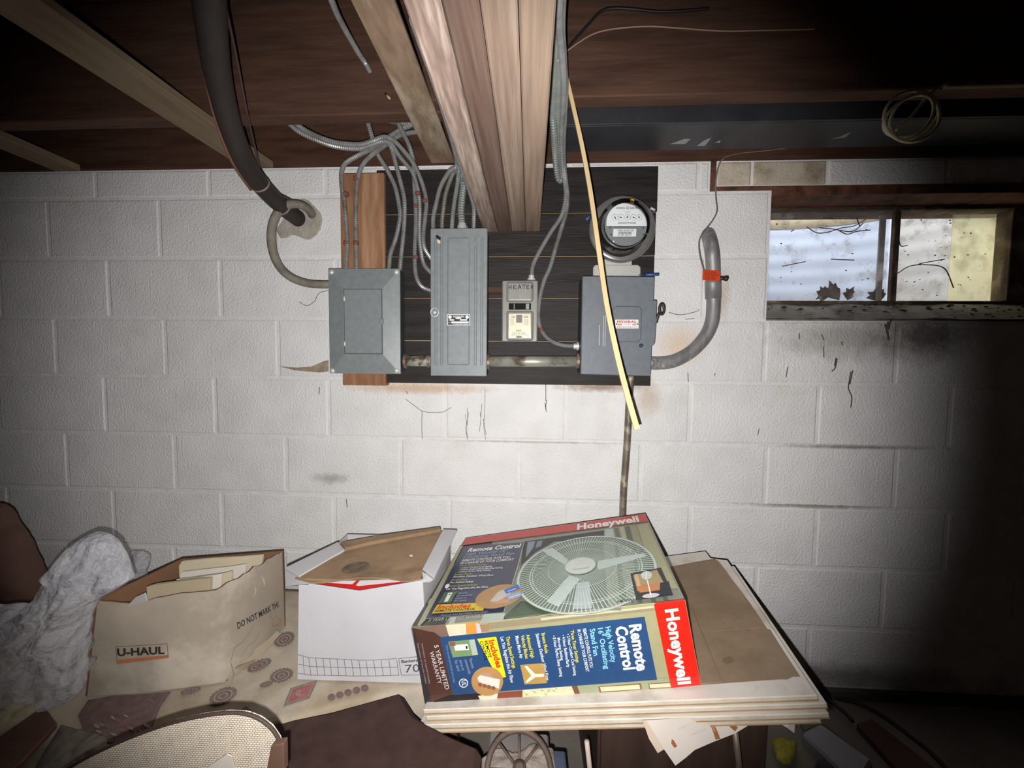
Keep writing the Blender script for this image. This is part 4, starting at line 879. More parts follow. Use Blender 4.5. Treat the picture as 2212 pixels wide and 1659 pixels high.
offs = [(0, 0), (.010, -.004), (.007, -.011), (-.006, -.008)]
brd = []
for i in range(4):
    o = ex*offs[i][0]+ey*offs[i][1]-ez*(TH+.0006)*i
    pts = tpts if i == 0 else [FLp-ex*.004*i, FRp, BRp-ey*.01, BLp]
    b = MB().prism([p+o-ez*.0006 for p in pts], -ez*(TH-.0014), gyp, bev=.0016)
    # edges show the raw core
    b.m = [b.mi(gyp_e) if abs((b.v[f[1]]-b.v[f[0]]).cross(b.v[f[2]]-b.v[f[1]]).normalized().dot(ez)) < .8 else b.mi(gyp) for f in b.f]
    bb_ = b.build('board_sheet', at=OB-ez*TH*i, label=labels[i], cat='board', group='boards of the sloping stack')
    brd.append(bb_)
    MB().prism([p+o-ez*(TH-.0008) for p in pts], -ez*.0013, tan_paper).build('paper_backing', parent=bb_, label='tan paper backing')
kp = MB(); kpx = [(1200, 1250), (1450, 1223.8), (1500, 1214), (1543.5, 1206.6), (1552.5, 1212.6), (1568, 1232), (1580, 1250), (1600, 1275), (1622, 1305), (1657.7, 1358.5), (1664, 1360), (1690, 1402), (1728.4, 1460.8), (1712, 1461), (1700, 1467), (1687.8, 1466.8), (1650, 1469), (1512, 1479), (1300, 1488)]
kp.prism([sp.hit(u, v, .0007) for u, v in kpx], -ez*.0009, kraft)
kp.build('kraft_facing', parent=brd[0], label='torn brown paper facing')
fl_ = MB(); fl_.prism([sp.hit(1484, 1300, .001), sp.hit(1492, 1306, .004), sp.hit(1530, 1400, .008), sp.hit(1560, 1474, .002), sp.hit(1512, 1478, .001)], ez*.0016, kraft).build('loose_flap', parent=brd[0], label='loose flap of brown paper')
kd = Print(sp, base=.0022)
kd.poly([(1562, 1421), (1578, 1418), (1586, 1428), (1572, 1434), (1560, 1430)], mat('dust_spot', rgb(104, 88, 68), .95)); kd.line([(1530, 1365), (1600, 1358), (1655, 1356)], .0008, flat(160, 138, 112)); kd.build('paper_marks', parent=brd[0])

carton = mat('carton_print', rgb(150, 148, 122), .32, var=.10, scale=9, coat=.25)
fb = thing('fan_box', loc(.5, .5, 0), 'printed fan carton with red ends lying on the sloping board stack', 'box')
cs = [loc(i, j, 0)+ez*.0012 for i, j in ((0, 0), (1, 0), (1, 1), (0, 1))]+[loc(i, j, 1) for i, j in ((0, 0), (1, 0), (1, 1), (0, 1))]
MB().hexa(cs, carton, bev=.003).build('carton', parent=fb)
def Z(x, y, k=3.3515, ox=870, oy=1080): return (ox+x/k, oy+y/k)
def zz(*l): return [Z(*q) for q in l]
def T(pr, s, a, b, c, m, bold=.0, shear=0): pr.text(s, Z(*a), Z(*b), Z(*c), m, bold, shear)
cred = flat(196, 56, 48, .35, coat=.2); redb = flat(226, 38, 24, .35, coat=.2); wht = flat(236, 236, 232, .4); lblue = flat(140, 208, 236, .4); plblue = flat(150, 160, 186, .4); yel = flat(240, 222, 40, .4); dyel = flat(176, 166, 70, .4); navy = flat(62, 66, 88, .35, coat=.2); blu = flat(46, 78, 122, .35, coat=.2); redi = flat(212, 62, 30, .4); blk = flat(26, 24, 26, .4); olive = flat(170, 168, 140, .35); dark = flat(72, 76, 72, .35); darker = flat(48, 50, 48, .35); grn = flat(116, 128, 112, .35); lgrn = flat(176, 188, 176, .35); tanp = flat(176, 138, 92, .4); skin = flat(196, 150, 126, .4); cre = flat(224, 212, 184, .4)
tpP = Plane(loc(0, 0, 1), ez)
t = Print(tpP, base=.0005)
t.poly(zz((66, 915), (455, 275), (1755, 98), (2040, 715)), flat(136, 138, 124, .32, coat=.25))
# room behind the fan: window bars, curtains
t.poly(zz((66, 915), (450, 285), (660, 255), (620, 420), (300, 905)), dark)
t.poly(zz((880, 300), (1460, 220), (1450, 280), (1100, 300), (960, 380), (860, 470), (840, 560)), darker)
t.poly(zz((905, 305), (960, 297), (945, 345), (890, 420)), flat(132, 146, 160, .35)).poly(zz((975, 297), (1015, 292), (1000, 335), (960, 350)), flat(120, 134, 150, .35))
for a, b, c, d, m in ((1460, 1520, 1600, 1530, lgrn), (1530, 1560, 1660, 1625, flat(96, 104, 82, .35)), (1570, 1600, 1700, 1672, olive), (1605, 1640, 1760, 1710, flat(92, 98, 74, .35)), (1645, 1690, 1830, 1770, flat(150, 150, 118, .35)), (1695, 1770, 1990, 1850, flat(166, 164, 130, .35))):
    t.poly(zz((a, 212-(a-1460)*.135), (b, 212-(b-1460)*.135), (c, 640), (d, 640)), m)
t.poly(zz((720, 860), (780, 800), (860, 730), (1130, 790), (1500, 760), (1450, 800), (760, 868)), flat(84, 98, 80, .35))
for u in (1560, 1625, 1690, 1790, 1880): t.poly(zz((u, 700), (u+32, 697), (u+48, 742), (u+14, 745)), flat(96, 106, 92, .35))
# window bars left edge
t.poly(zz((412, 335), (436, 330), (170, 862), (120, 915), (105, 905)), olive)
t.poly(zz((345, 470), (372, 466), (352, 500), (322, 505)), olive).poly(zz((202, 712), (228, 710), (206, 745), (178, 748)), olive)
# red band
t.poly(zz((455, 278), (1752, 101), (1779, 152), (430, 328)), cred)
T(t, 'Honeywell', (1262, 216), (1712, 155), (1264, 176), wht, .035)
# navy panel
t.poly(zz((446, 338), (882, 303), (838, 480), (735, 812), (160, 862)), olive)
t.poly(zz((446, 338), (876, 305), (832, 470), (728, 812), (165, 858)), navy)
sh = .25
T(t, 'Remote Control', (467, 376), (858, 342), (477, 350), wht, .03, sh)
T(t, 'High Velocity 16"', (452, 403), (760, 374), (459, 384), plblue, .015, sh)
T(t, 'Oscillating Stand Fan', (437, 424), (806, 394), (445, 406), plblue, .015, sh)
T(t, 'REMOTE CONTROL PUTS YOU', (426, 446), (778, 420), (432, 431), wht, .015, sh)
T(t, 'IN CHARGE OF YOUR COMFORT', (414, 466), (806, 437), (420, 451), wht, .015, sh)
T(t, 'Three Timer Settings', (408, 483), (606, 470), (412, 471), dyel, .01, sh)
T(t, '\u2022 2 Hour Comfort Cool Setting', (416, 497), (646, 484), (420, 486), wht, .005, sh)
T(t, '\u2022 4 Hour Bedtime/Early Morning Setting', (408, 511), (724, 494), (412, 500), wht, .005, sh)
T(t, '\u2022 8 Hour Perfect Sleep Setting', (398, 526), (636, 512), (402, 515), wht, .005, sh)
T(t, 'Breeze Mode', (370, 547), (496, 540), (375, 534), dyel, .01, sh)
T(t, 'Simulates Outdoor Wind Flow', (362, 562), (658, 549), (367, 550), wht, .008, sh)
T(t, 'Round Base', (348, 586), (466, 580), (353, 573), dyel, .01, sh)
T(t, 'For Added Safety', (338, 604), (512, 596), (343, 591), wht, .008, sh)
T(t, 'Three Speed Settings', (326, 631), (540, 619), (332, 617), dyel, .01, sh)
T(t, 'Let You Regulate the Air Flow', (312, 651), (618, 634), (318, 638), wht, .01, sh)
for s, a, b in (('Remote', (402, 681), (466, 676)), ('conveniently', (390, 700), (505, 691)), ('stores on', (380, 718), (460, 712)), ('fan stand', (372, 736), (458, 731))): T(t, s, a, b, (a[0]+4, a[1]-12), plblue, .005, sh)
t.poly(zz((302, 668), (394, 661), (348, 742), (256, 748)), flat(96, 112, 84, .4)).poly(zz((330, 672), (362, 669), (325, 735), (298, 738)), wht).poly(zz((334, 682), (346, 681), (344, 687), (332, 688)), blk)
t.poly(zz((250, 757), (545, 744), (590, 778), (582, 800), (210, 822)), flat(214, 186, 60, .4))
T(t, 'Includes', (244, 791), (494, 778), (254, 762), redi, .03, sh); T(t, 'REMOTE CONTROL', (228, 812), (524, 796), (234, 796), blk, .02, sh)
T(t, 'TWO (2) AAA BATTERIES INCLUDED', (272, 840), (616, 814), (276, 830), plblue, .0, sh)
t.poly(zz((590, 826), (742, 815), (728, 870), (560, 885)), lgrn).poly(zz((348, 848), (388, 845), (372, 895), (330, 898)), lgrn)
T(t, '5 YEAR LIMITED WARRANTY', (182, 880), (664, 842), (190, 862), flat(196, 196, 190, .4), .0, sh)
# the pictured fan
hub = tpP.hit(*Z(1290, 498)); rad = (tpP.hit(*Z(1843, 470))-hub).length*.985
ctr = tpP.hit(*Z(1320, 520)); rad = (tpP.hit(*Z(1843, 490))-ctr).length
def disc(c, r, m, n=56): t.up(); t.add([c+ez*t.h+(ex*math.cos(2*PI*k/n)+ey*math.sin(2*PI*k/n))*r for k in range(n)], [tuple(range(n))], m)
def ringp(c, r0, r1, m, n=72):
    t.up(); vs = []
    for k in range(n):
        d = ex*math.cos(2*PI*k/n)+ey*math.sin(2*PI*k/n); vs += [c+ez*t.h+d*r0, c+ez*t.h+d*r1]
    t.add(vs, [(2*k, 2*k+1, (2*k+3) % (2*n), (2*k+2) % (2*n)) for k in range(n)], m)
ctr -= ez*0; wire_p = flat(196, 208, 200, .35); blade = flat(190, 202, 196, .35)
disc(ctr, rad, flat(112, 124, 110, .32, coat=.25))
for q_ in (((1450, 300), (1530, 290), (1580, 800), (1490, 800)), ((1560, 330), (1650, 350), (1720, 690), (1630, 760))): t.poly(zz(*q_), flat(142, 150, 134, .35))
t.poly(zz((1228, 790), (1262, 600), (1350, 590), (1372, 785)), flat(176, 188, 190, .35))
t.poly(zz((1005, 368), (1085, 345), (1200, 435), (1175, 470)), blade).poly(zz((1415, 440), (1740, 385), (1768, 405), (1420, 505), (1405, 480)), blade).poly(zz((1205, 545), (1285, 570), (1130, 775), (1040, 735)), blade)
t.up(); vs = []; fs = []
for k in range(112):
    a = 2*PI*k/112; d = ex*math.cos(a)+ey*math.sin(a); n_ = ez.cross(d); o = len(vs); w0, w1 = .00045, .0011
    h0, h1 = hub.lerp(ctr, .15)+ez*t.h+d*rad*.24, ctr+ez*t.h+d*rad*.985
    vs += [h0-n_*w0, h1-n_*w1, h1+n_*w1, h0+n_*w0]; fs.append((o, o+1, o+2, o+3))
t.add(vs, fs, wire_p)
ringp(ctr, rad*.965, rad, wire_p); ringp(ctr, rad*.80, rad*.815, wire_p); ringp(ctr, rad*.765, rad*.775, wire_p); ringp(hub.lerp(ctr, .4), rad*.50, rad*.508, wire_p)
disc(hub, rad*.235, flat(168, 178, 170, .35)); disc(hub, rad*.222, flat(206, 212, 206, .35))
T(t, 'Honeywell', (1232, 508), (1350, 492), (1233, 497), flat(120, 130, 130, .4), .0, sh)
# hand with remote in an oval
t.ell(Z(695, 698), (168/3.3515, -42/3.3515), (20/3.3515, 78/3.3515), tanp)
t.poly(zz((630, 728), (700, 712), (760, 720), (780, 740), (700, 752), (640, 745)), skin)
t.poly(zz((632, 732), (690, 665), (745, 640), (800, 640), (770, 690), (680, 735)), flat(196, 190, 180, .4))
t.poly(zz((730, 650), (835, 612), (852, 640), (750, 680)), flat(70, 112, 190, .4)).poly(zz((745, 690), (850, 660), (865, 690), (770, 725)), flat(150, 172, 204, .4)).line(zz((760, 662), (822, 640)), .002, wht).line(zz((770, 707), (850, 683)), .002, wht)
# inset room photo
t.poly(zz((1648, 532), (1868, 490), (1958, 690), (1690, 726)), flat(58, 56, 58, .4)).poly(zz((1668, 545), (1840, 505), (1890, 600), (1860, 640), (1700, 660)), flat(168, 150, 112, .4)).poly(zz((1690, 620), (1850, 600), (1880, 650), (1715, 672)), flat(196, 130, 84, .4)).poly(zz((1676, 540), (1700, 536), (1722, 620), (1698, 626)), flat(212, 176, 130, .4)).poly(zz((1862, 600), (1925, 590), (1950, 680), (1860, 690)), flat(48, 52, 60, .4))
t.ell(Z(1796, 692), (62/3.35, -8/3.35), (4/3.35, 16/3.35), flat(206, 200, 206, .4)).poly(zz((1766, 580), (1774, 578), (1802, 690), (1792, 692)), wht).ell(Z(1765, 545), (40/3.35, -6/3.35), (6/3.35, 30/3.35), flat(196, 204, 196, .4)).line(zz((1730, 540), (1800, 545)), .002, wht).line(zz((1765, 515), (1760, 578)), .002, wht)
T(t, 'HS-200', (1548, 744), (1672, 728), (1552, 728), blk, .02, sh)
t.poly(zz((1830, 752), (2040, 732), (2036, 716), (1822, 742)), cred)
t.line(zz((545, 890), (1820, 745)), .0022, flat(206, 204, 178, .3))
t.ell(Z(322, 623), (17/3.35, -12/3.35), (5/3.35, 13/3.35), wht, 9)
t.build('top_print', parent=fb, label='printed top of carton with pictured fan and red band')
# front face
fp_ = Plane(loc(0, 0, 0), -ey)
f = Print(fp_, base=.0005)
f.poly(zz((66, 925), (2045, 722), (2160, 1345), (170, 1475)), flat(166, 160, 122, .32, coat=.25))
f.poly(zz((66, 925), (330, 905), (560, 1440), (170, 1475)), flat(84, 56, 48, .35, coat=.25))
f.poly(zz((66, 925), (320, 900), (330, 985), (280, 995), (230, 960)), flat(130, 106, 94, .35))
f.poly(zz((66, 925), (100, 990), (210, 1470), (160, 1475)), flat(60, 54, 56, .35))
f.poly(zz((310, 905), (455, 895), (460, 972), (335, 988)), cre).poly(zz((455, 895), (528, 890), (536, 966), (462, 972)), flat(222, 150, 70, .4)).poly(zz((528, 890), (560, 900), (570, 960), (538, 966)), flat(206, 196, 200, .4)).poly(zz((556, 905), (620, 898), (625, 950), (572, 958)), flat(166, 130, 96, .4))
f.poly(zz((620, 890), (1830, 762), (1835, 800), (620, 935)), flat(150, 138, 112, .35)).poly(zz((1000, 855), (1830, 764), (1832, 780), (1000, 872)), flat(196, 194, 160, .3))
# pictures along the bottom
f.poly(zz((340, 1415), (560, 1400), (580, 1445), (200, 1470)), flat(34, 28, 32, .4)).poly(zz((545, 1418), (690, 1400), (690, 1440), (560, 1448)), cre).poly(zz((690, 1395), (865, 1380), (865, 1440), (680, 1452)), flat(134, 70, 52, .4)).poly(zz((868, 1375), (1225, 1346), (1245, 1412), (868, 1440)), flat(212, 208, 172, .4)).poly(zz((1222, 1350), (1262, 1345), (1290, 1405), (1250, 1412)), flat(122, 70, 56, .4)).poly(zz((1262, 1345), (1940, 1290), (1955, 1362), (1285, 1408)), flat(156, 162, 130, .4))
for q_ in (((1415, 1352), (1725, 1326), (1732, 1372), (1425, 1398)), ((1778, 1330), (1940, 1318), (1950, 1358), (1785, 1370))): f.poly(zz(*q_), flat(132, 96, 70, .4)).poly(zz(*[(x_+(1575-x_ if x_ < 1750 else 1860-x_)*.08, y_+(1362-y_ if x_ < 1750 else 1344-y_)*.3) for x_, y_ in q_]), flat(222, 206, 168, .4))
for k in range(14):
    q_ = random.Random(k+30); x_ = q_.uniform(885, 1210); y_ = 1372+(x_-870)*-.08+q_.uniform(8, 55); f.ell(Z(x_, y_), (4, 1), (1, 2.2), q_.choice((flat(176, 184, 130, .4), flat(232, 228, 200, .4))), 8)
# red end block
f.poly(zz((1818, 755), (2043, 728), (2158, 1340), (1943, 1362)), redb)
T(f, 'Honeywell', (1900, 795), (1996, 1338), (1988, 783), wht, .035)
f.poly(zz((270, 995), (1750, 846), (1842, 1302), (362, 1412)), blu)
def V(s, a, b, c, m, bold=.012): T(f, s, a, b, c, m, bold)
V('Remote', (1640, 906), (1698, 1240), (1722, 896), wht, .035); V('Control', (1537, 920), (1602, 1232), (1618, 910), wht, .035)
V('High Velocity', (1466, 922), (1512, 1180), (1503, 914), lblue, .02); V('16" Oscillating', (1412, 930), (1462, 1226), (1448, 924), lblue, .02); V('Stand Fan', (1354, 937), (1384, 1130), (1391, 928), lblue, .02)
V('REMOTE CONTROL PUTS YOU', (1303, 934), (1357, 1215), (1326, 930), wht); V('IN CHARGE OF YOUR COMFORT', (1263, 940), (1327, 1245), (1286, 936), wht)
V('Three Timer Settings', (1213, 946), (1257, 1178), (1237, 942), yel); V('\u2022 2 Hour Comfort Cool Setting', (1186, 972), (1240, 1272), (1207, 968), wht); V('\u2022 4 Hour Bedtime/Early', (1151, 978), (1190, 1212), (1172, 974), wht); V('Morning Setting', (1118, 1000), (1146, 1162), (1138, 996), wht); V('\u2022 8 Hour Perfect Sleep Setting', (1083, 984), (1140, 1280), (1104, 980), wht)
V('Breeze Mode', (1004, 966), (1032, 1112), (1028, 960), yel); V('Simulates Outdoor Wind Flow', (961, 970), (1040, 1308), (984, 965), wht)
V('Advanced High', (893, 976), (930, 1146), (918, 971), yel); V('Velocity Blades', (855, 982), (888, 1150), (880, 977), yel); V('Move More Air', (813, 987), (848, 1150), (838, 982), wht)
V('Three Speed Settings', (746, 992), (796, 1220), (772, 986), yel); V('Let You Regulate the Air Flow', (706, 994), (782, 1326), (731, 989), wht)
f.poly(zz((850, 1194), (1014, 1182), (1046, 1326), (882, 1336)), flat(188, 150, 84, .4)).poly(zz((880, 1205), (900, 1202), (960, 1260), (1020, 1258), (1022, 1280), (960, 1284), (900, 1325), (888, 1318), (930, 1270)), flat(236, 228, 206, .4))
f.poly(zz((538, 1006), (676, 990), (748, 1282), (690, 1292)), flat(246, 226, 40, .4))
V('Includes', (620, 1018), (682, 1218), (660, 1010), redi, .035); V('REMOTE', (590, 1022), (622, 1144), (612, 1017), blk, .02); V('CONTROL', (555, 1026), (594, 1166), (580, 1021), blk, .02)
f.poly(zz((328, 1026), (520, 1008), (546, 1122), (362, 1140)), flat(126, 150, 106, .4)).poly(zz((370, 1050), (470, 1042), (480, 1085), (380, 1092)), wht).poly(zz((480, 1015), (520, 1010), (545, 1120), (505, 1125)), lgrn).poly(zz((334, 1030), (375, 1026), (385, 1055), (345, 1060)), flat(150, 90, 84, .4)).poly(zz((455, 1058), (468, 1057), (470, 1078), (458, 1079)), blk)
for s, a, b in (('Remote', (482, 1152), (500, 1220)), ('conveniently', (446, 1156), (478, 1262)), ('stores on', (408, 1160), (430, 1235)), ('fan stand', (375, 1164), (398, 1240))): V(s, a, b, (a[0]+20, a[1]-4), plblue, .005)
V('TWO (2) AAA BATTERIES INCLUDED', (310, 1050), (368, 1325), (322, 1048), plblue, .0)
f.ell(Z(612, 1313), (115/3.35, -8/3.35), (8/3.35, 106/3.35), flat(190, 146, 92, .4)).poly(zz((535, 1300), (560, 1258), (620, 1250), (660, 1290), (700, 1330), (660, 1365), (590, 1350)), skin).poly(zz((540, 1288), (560, 1268), (704, 1300), (696, 1366), (552, 1318)), flat(232, 226, 216, .4))
for k in range(4): f.ell(Z(560+k*32, 1338+k*8), (16/3.35, 3/3.35), (-2/3.35, 15/3.35), flat(150, 96, 70, .4), 10)
f.ell(Z(440, 1326), (33/3.35, 0), (0, 33/3.35), wht).ell(Z(440, 1326), (27/3.35, 0), (0, 27/3.35), blu); V('UL', (425, 1308), (432, 1346), (455, 1306), wht, .02)
V('5 YEAR LIMITED', (226, 1054), (308, 1374), (256, 1048), flat(206, 196, 196, .4)); V('WARRANTY', (194, 1100), (256, 1334), (222, 1094), flat(206, 196, 196, .4)); V('Instructions en espanol incluidas', (135, 1042), (190, 1330), (147, 1040), flat(176, 166, 166, .4), 0); V('Instructions en fran\u00e7ais incluses', (103, 1040), (165, 1330), (115, 1038), flat(176, 166, 166, .4), 0)
f.build('front_print', parent=fb, label='printed front of carton with lettering turned on its side')

# ------------------------------------------------------------------ white storage box and its lid
ZB = TZ+.0045
wbx = mat('white_card', rgb(204, 202, 206), .7, var=.05, scale=8, bump=.06, bscale=60)
brn = mat('brown_card', rgb(158, 130, 100), .8, var=.10, scale=18, col2=rgb(128, 104, 80), c2scale=6, bump=.1, bscale=70)
bfl, bfr = PZ(642, 1468, ZB), PZ(926, 1477, ZB)
fv = (bfr-bfl); fv.z = 0; fv.normalize(); dv = Vector((-fv.y, fv.x, 0))
bpn = Plane(bfl, -dv)
tl, tm, tr_ = bpn.hit(645, 1258), bpn.hit(775, 1277), bpn.hit(913, 1254)
bb = thing('storage_box', (bfl+bfr)/2+dv*.17, 'white cardboard file box with printed grid, standing beside the fan carton', 'box')
def boxwall(pts, name, m, **k): return MB().prism(pts, (0, 0, 0), m) 
BD = .27
wl_ = MB(); w3 = dv*.004
mid = bfl.lerp(bfr, .48)
wl_.prism([bfl, mid, bfr, tr_, tm, tl], w3, wbx, bev=.0008)
zt_ = (tl.z+tr_.z)/2
for a, b in ((bfl, tl), (bfr, tr_)):
    s_ = fv*.004*(1 if a is bfl else -1)
    wl_.prism([a+w3, a+dv*BD, Vector((a.x, a.y, 0))+dv*BD+Vector((0, 0, zt_-.012)), b+w3], s_, wbx)
wl_.prism([bfl+dv*BD, bfr+dv*BD, Vector((bfr.x, bfr.y, zt_-.012))+dv*BD, Vector((bfl.x, bfl.y, zt_-.012))+dv*BD], -w3, wbx)
wl_.build('body', parent=bb)
inner = Plane(bfl+dv*.03, -dv)
MB().prism([inner.hit(668, 1300), inner.hit(880, 1300), inner.hit(880, 1246), inner.hit(668, 1246)], dv*.003, wbx).build('inner_flap', parent=bb)
ip = Print(inner); rr_ = flat(196, 34, 30)
ip.poly([(672, 1262), (690, 1258), (760, 1262), (775, 1266), (880, 1255), (888, 1262), (775, 1276), (690, 1272)], rr_).poly([(760, 1263), (774, 1250), (782, 1249), (766, 1267)], rr_).build('red_stripes', parent=bb, label='red stripes on the inner flap')
lp = Print(bpn, base=.0006); gl_ = flat(84, 78, 92)
def G(x, y): return (600+x/6.144, 1320+y/6.144)
for l in ([(265, 580), (335, 595), (410, 620), (640, 630), (860, 640), (1075, 652), (1300, 650), (1580, 630)], [(270, 705), (345, 718), (430, 735), (760, 748), (1100, 755), (1590, 745)], [(265, 825), (350, 838), (440, 850), (700, 855), (1000, 862), (1300, 862), (1605, 852)]): lp.line([G(*q) for q in l], .0011, gl_)
for a, b in zip((335, 410, 505, 600, 690, 785, 880, 978, 1075, 1170, 1270, 1370, 1475, 1580), (352, 440, 530, 625, 715, 812, 910, 1008, 1105, 1200, 1302, 1402, 1505, 1607)):
    ya = 595 if a < 400 else 620+(min(a, 1100)-410)*.045; lp.line([G(a, ya), G(b, 838 if b < 400 else 858)], .0011, gl_)
lp.line([G(1900, 600), G(1605, 632), G(1640, 852), G(1960, 846)], .0011, gl_)
lp.text('Bankers Box', G(1642, 690), G(1985, 660), G(1640, 652), flat(50, 46, 52), .02); lp.text('703', G(1692, 818), G(1980, 800), G(1686, 715), gl_, .0)
lp.line([G(118+270, 120), G(118+290, 560)], .0006, flat(206, 204, 210))
lp.build('printed_grid', parent=bb)
# lid lying upside down on the box: brown inside, white rims at both ends
LZ = zt_+.004
def LP(u, v, h=0): return PZ(u, v, LZ+h)
ld = thing('box_lid', LP(800, 1220), 'upturned lid of the white file box, brown inside with white end rims', 'box lid')
fl_px = [(637, 1251), (690, 1222), (745, 1194), (800, 1180), (870, 1167), (950, 1152), (955, 1149), (940, 1180), (925, 1210), (913, 1234), (910, 1253), (890, 1257), (868, 1257), (840, 1252), (805, 1249), (770, 1250), (740, 1255), (700, 1260), (675, 1261)]
lift = {13: .006, 14: .012, 15: .012, 16: .006, 12: .003}
MB().prism([LP(u, v, lift.get(i, 0)) for i, (u, v) in enumerate(fl_px)], (0, 0, .003), brn).build('lid_floor', parent=ld, label='brown inside of lid')
ltop = [LP(616, 1231, .0), LP(730, 1174.5, .0)]
def rim(inner_px, outer_px, hz, name, lab):
    a = [LP(*p) for p in inner_px]; b = [LP(*p) for p in outer_px]
    return MB().prism([a[0], a[1], b[1], b[0]], (0, 0, .006), wbx, bev=.001).build(name, parent=ld, label=lab)
rim([(646, 1250), (745, 1191.5)], [(616, 1231), (730, 1174.5)], .03, 'end_rim', 'white folded rim at left end')
rim([(913, 1233), (957, 1147)], [(938, 1252), (987, 1148)], .03, 'end_rim', 'white folded rim at right end')
MB().prism([LP(736, 1180, .0), LP(800, 1168), LP(856, 1160), LP(950, 1146), LP(952, 1151), LP(870, 1166), LP(800, 1179), LP(745, 1193)], (0, 0, .012), brn).build('back_rim', parent=ld)
MB().prism([LP(616, 1231, -.002), LP(646, 1251, -.002), LP(668, 1261, -.002), LP(665, 1265, -.022), LP(617, 1266, -.03)], (0, .003, .0), wbx).build('torn_corner', parent=ld, label='torn white corner')
MB().prism([LP(912, 1236, .004), LP(914, 1258, -.004), LP(928, 1258, -.004), LP(936, 1253, .004), LP(922, 1242, .006)], (0, .003, .0), wbx).build('torn_corner', parent=ld, label='crumpled white corner')
dp = Print(ZP(LZ+.0075)); dp.ell((768, 1226), (30, -8), (6, 10), mat('lid_stain', rgb(112, 96, 80), .95, var=.4, scale=60)); dp.build('dust_mark', parent=ld)
Print(ZP(LZ+.005)).poly([(884, 1199), (890, 1198), (892, 1202), (886, 1203)], wht).build('paper_fleck', parent=ld)

# ------------------------------------------------------------------ worn moving box with folders
ub = mat('worn_tan_card', rgb(164, 152, 136), .85, var=.12, scale=10, col2=rgb(194, 182, 166), c2scale=3, c2lo=.5, c2hi=.62, bump=.12, bscale=60)
ub_in = mat('card_inside', rgb(122, 88, 62), .85, var=.12, scale=14)
u0, u1, u2 = PZ(184, 1503, ZB), PZ(490, 1472, ZB), PZ(617, 1352, ZB)
t1 = P(466, 1275, u1.y+.012); zt2 = t1.z
t0 = PZ(208, 1293, zt2); t2 = PZ(612, 1189, zt2); t3 = PZ(392, 1207, zt2)
t0 = PZ(206, 1296, zt2-.004)
u3 = u0+(u2-u1)
mx_ = thing('moving_box', (u0+u2)/2, 'water stained tan moving box full of folders on the patterned cloth', 'box')
def wallq(a, b, c, d, m, m_in, t_, bow=0.0, name='side', dip=0.0, jag=0.0):
    """one cardboard side, a-b at the bottom and d-c on top, gently bowed"""
    n = (b-a).cross(d-a).normalized(); mb = MB()
    def fn(s_, k):
        p = a.lerp(b, s_).lerp(d.lerp(c, s_), k); p.z -= k*(dip*math.sin(PI*min(1, s_/.62))+jag*noise.noise(Vector((s_*9, 3, 1)))); sag = math.sin(PI*s_)*bow*math.sin(PI*(.25+.6*k)); return p+n*sag
    mb.grid(fn, 14, 8, m); mb.grid(lambda s_, k: fn(1-s_, k)-n*t_, 14, 8, m_in)
    for e in (lambda s_: (s_, 1), lambda s_: (s_, 0)): mb.grid(lambda s_, k: fn(*e(s_))-n*t_*k, 14, 1, m_in)
    for s0 in (0, 1): mb.grid(lambda k, s_: fn(s0, k)-n*t_*s_, 8, 1, m_in)
    return mb.build(name, parent=mx_)
t0b = t0; 
wallq(u0, u1, t1, t0b, ub, ub_in, .005, .012, 'front_side', .012, .004); wallq(u1, u2, t2, t1, ub, ub_in, .005, .008, 'side', .0, .012); wallq(u2, u3, t3, t2, ub, ub_in, .005, .0); wallq(u3, u0, t0b, t3, ub, ub_in, .005, .0)
MB().prism([u0, u1, u2, u3], (0, 0, .004), ub_in).build('bottom', parent=mx_)
def curved_hit(pl, u, v): return pl.hit(u, v)
ufp = Plane.pts(u0, u1, t0.lerp(t1, .5)); urp = Plane.pts(u1, u2, t2.lerp(t1, .5))
up = Print(ufp, base=.0128); oran = flat(176, 106, 74, .8)
def K(x, y): return (x/3.16, 1359+y/3.16)
up.line([K(790, 122), K(1140, 100), K(1150, 195), K(800, 236), K(790, 122)], .0012, flat(120, 84, 64, .8)).poly([K(800, 212), K(1146, 176), K(1150, 197), K(800, 236)], oran)
up.text('U-HAUL', K(800, 184), K(1124, 168), K(797, 136), flat(44, 40, 36, .8), .04)
up.build('front_lettering', parent=mx_)
ur = Print(urp, base=.009); ur.text('DO NOT MARK THI', (513.4, 1359), (602, 1311), (511.5, 1346), flat(52, 48, 52, .8), .02); ur.build('side_lettering', parent=mx_)
stc = flat(150, 122, 92, .9)
for l_, w_ in (([(500, 1480), (505, 1455), (498, 1430), (506, 1400), (523, 1388), (540, 1366), (548, 1350)], .0016), ([(520, 1420), (535, 1396), (552, 1384), (562, 1362)], .0014), ([(582, 1330), (590, 1340), (588, 1352), (603, 1352), (607, 1340), (600, 1335)], .002)):
    Print(urp, base=.0094).line(l_, w_, stc).build('water_stain', parent=mx_)
MB().prism([ufp.hit(508, 1445, .012)+Vector((0, 0, 0)), urp.hit(517, 1438, .012), urp.hit(545, 1416, .012), urp.hit(552, 1402, .012), urp.hit(580, 1382, .012), urp.hit(598, 1364, .012), urp.hit(606, 1370, .014), urp.hit(584, 1394, .014), urp.hit(556, 1424, .014), urp.hit(530, 1448, .014)], (0, 0, .002), mat('torn_pale_card', rgb(182, 166, 144), .9, var=.1)).build('torn_edge', parent=mx_, label='torn pale strip of card along the lower edge')
fold_a = mat('cream_folder', rgb(196, 184, 158), .8, var=.08, scale=10); fold_b = mat('tan_folder', rgb(172, 158, 130), .8, var=.08, scale=10); fold_c = mat('white_paper', rgb(206, 198, 186), .8, var=.06, scale=10)
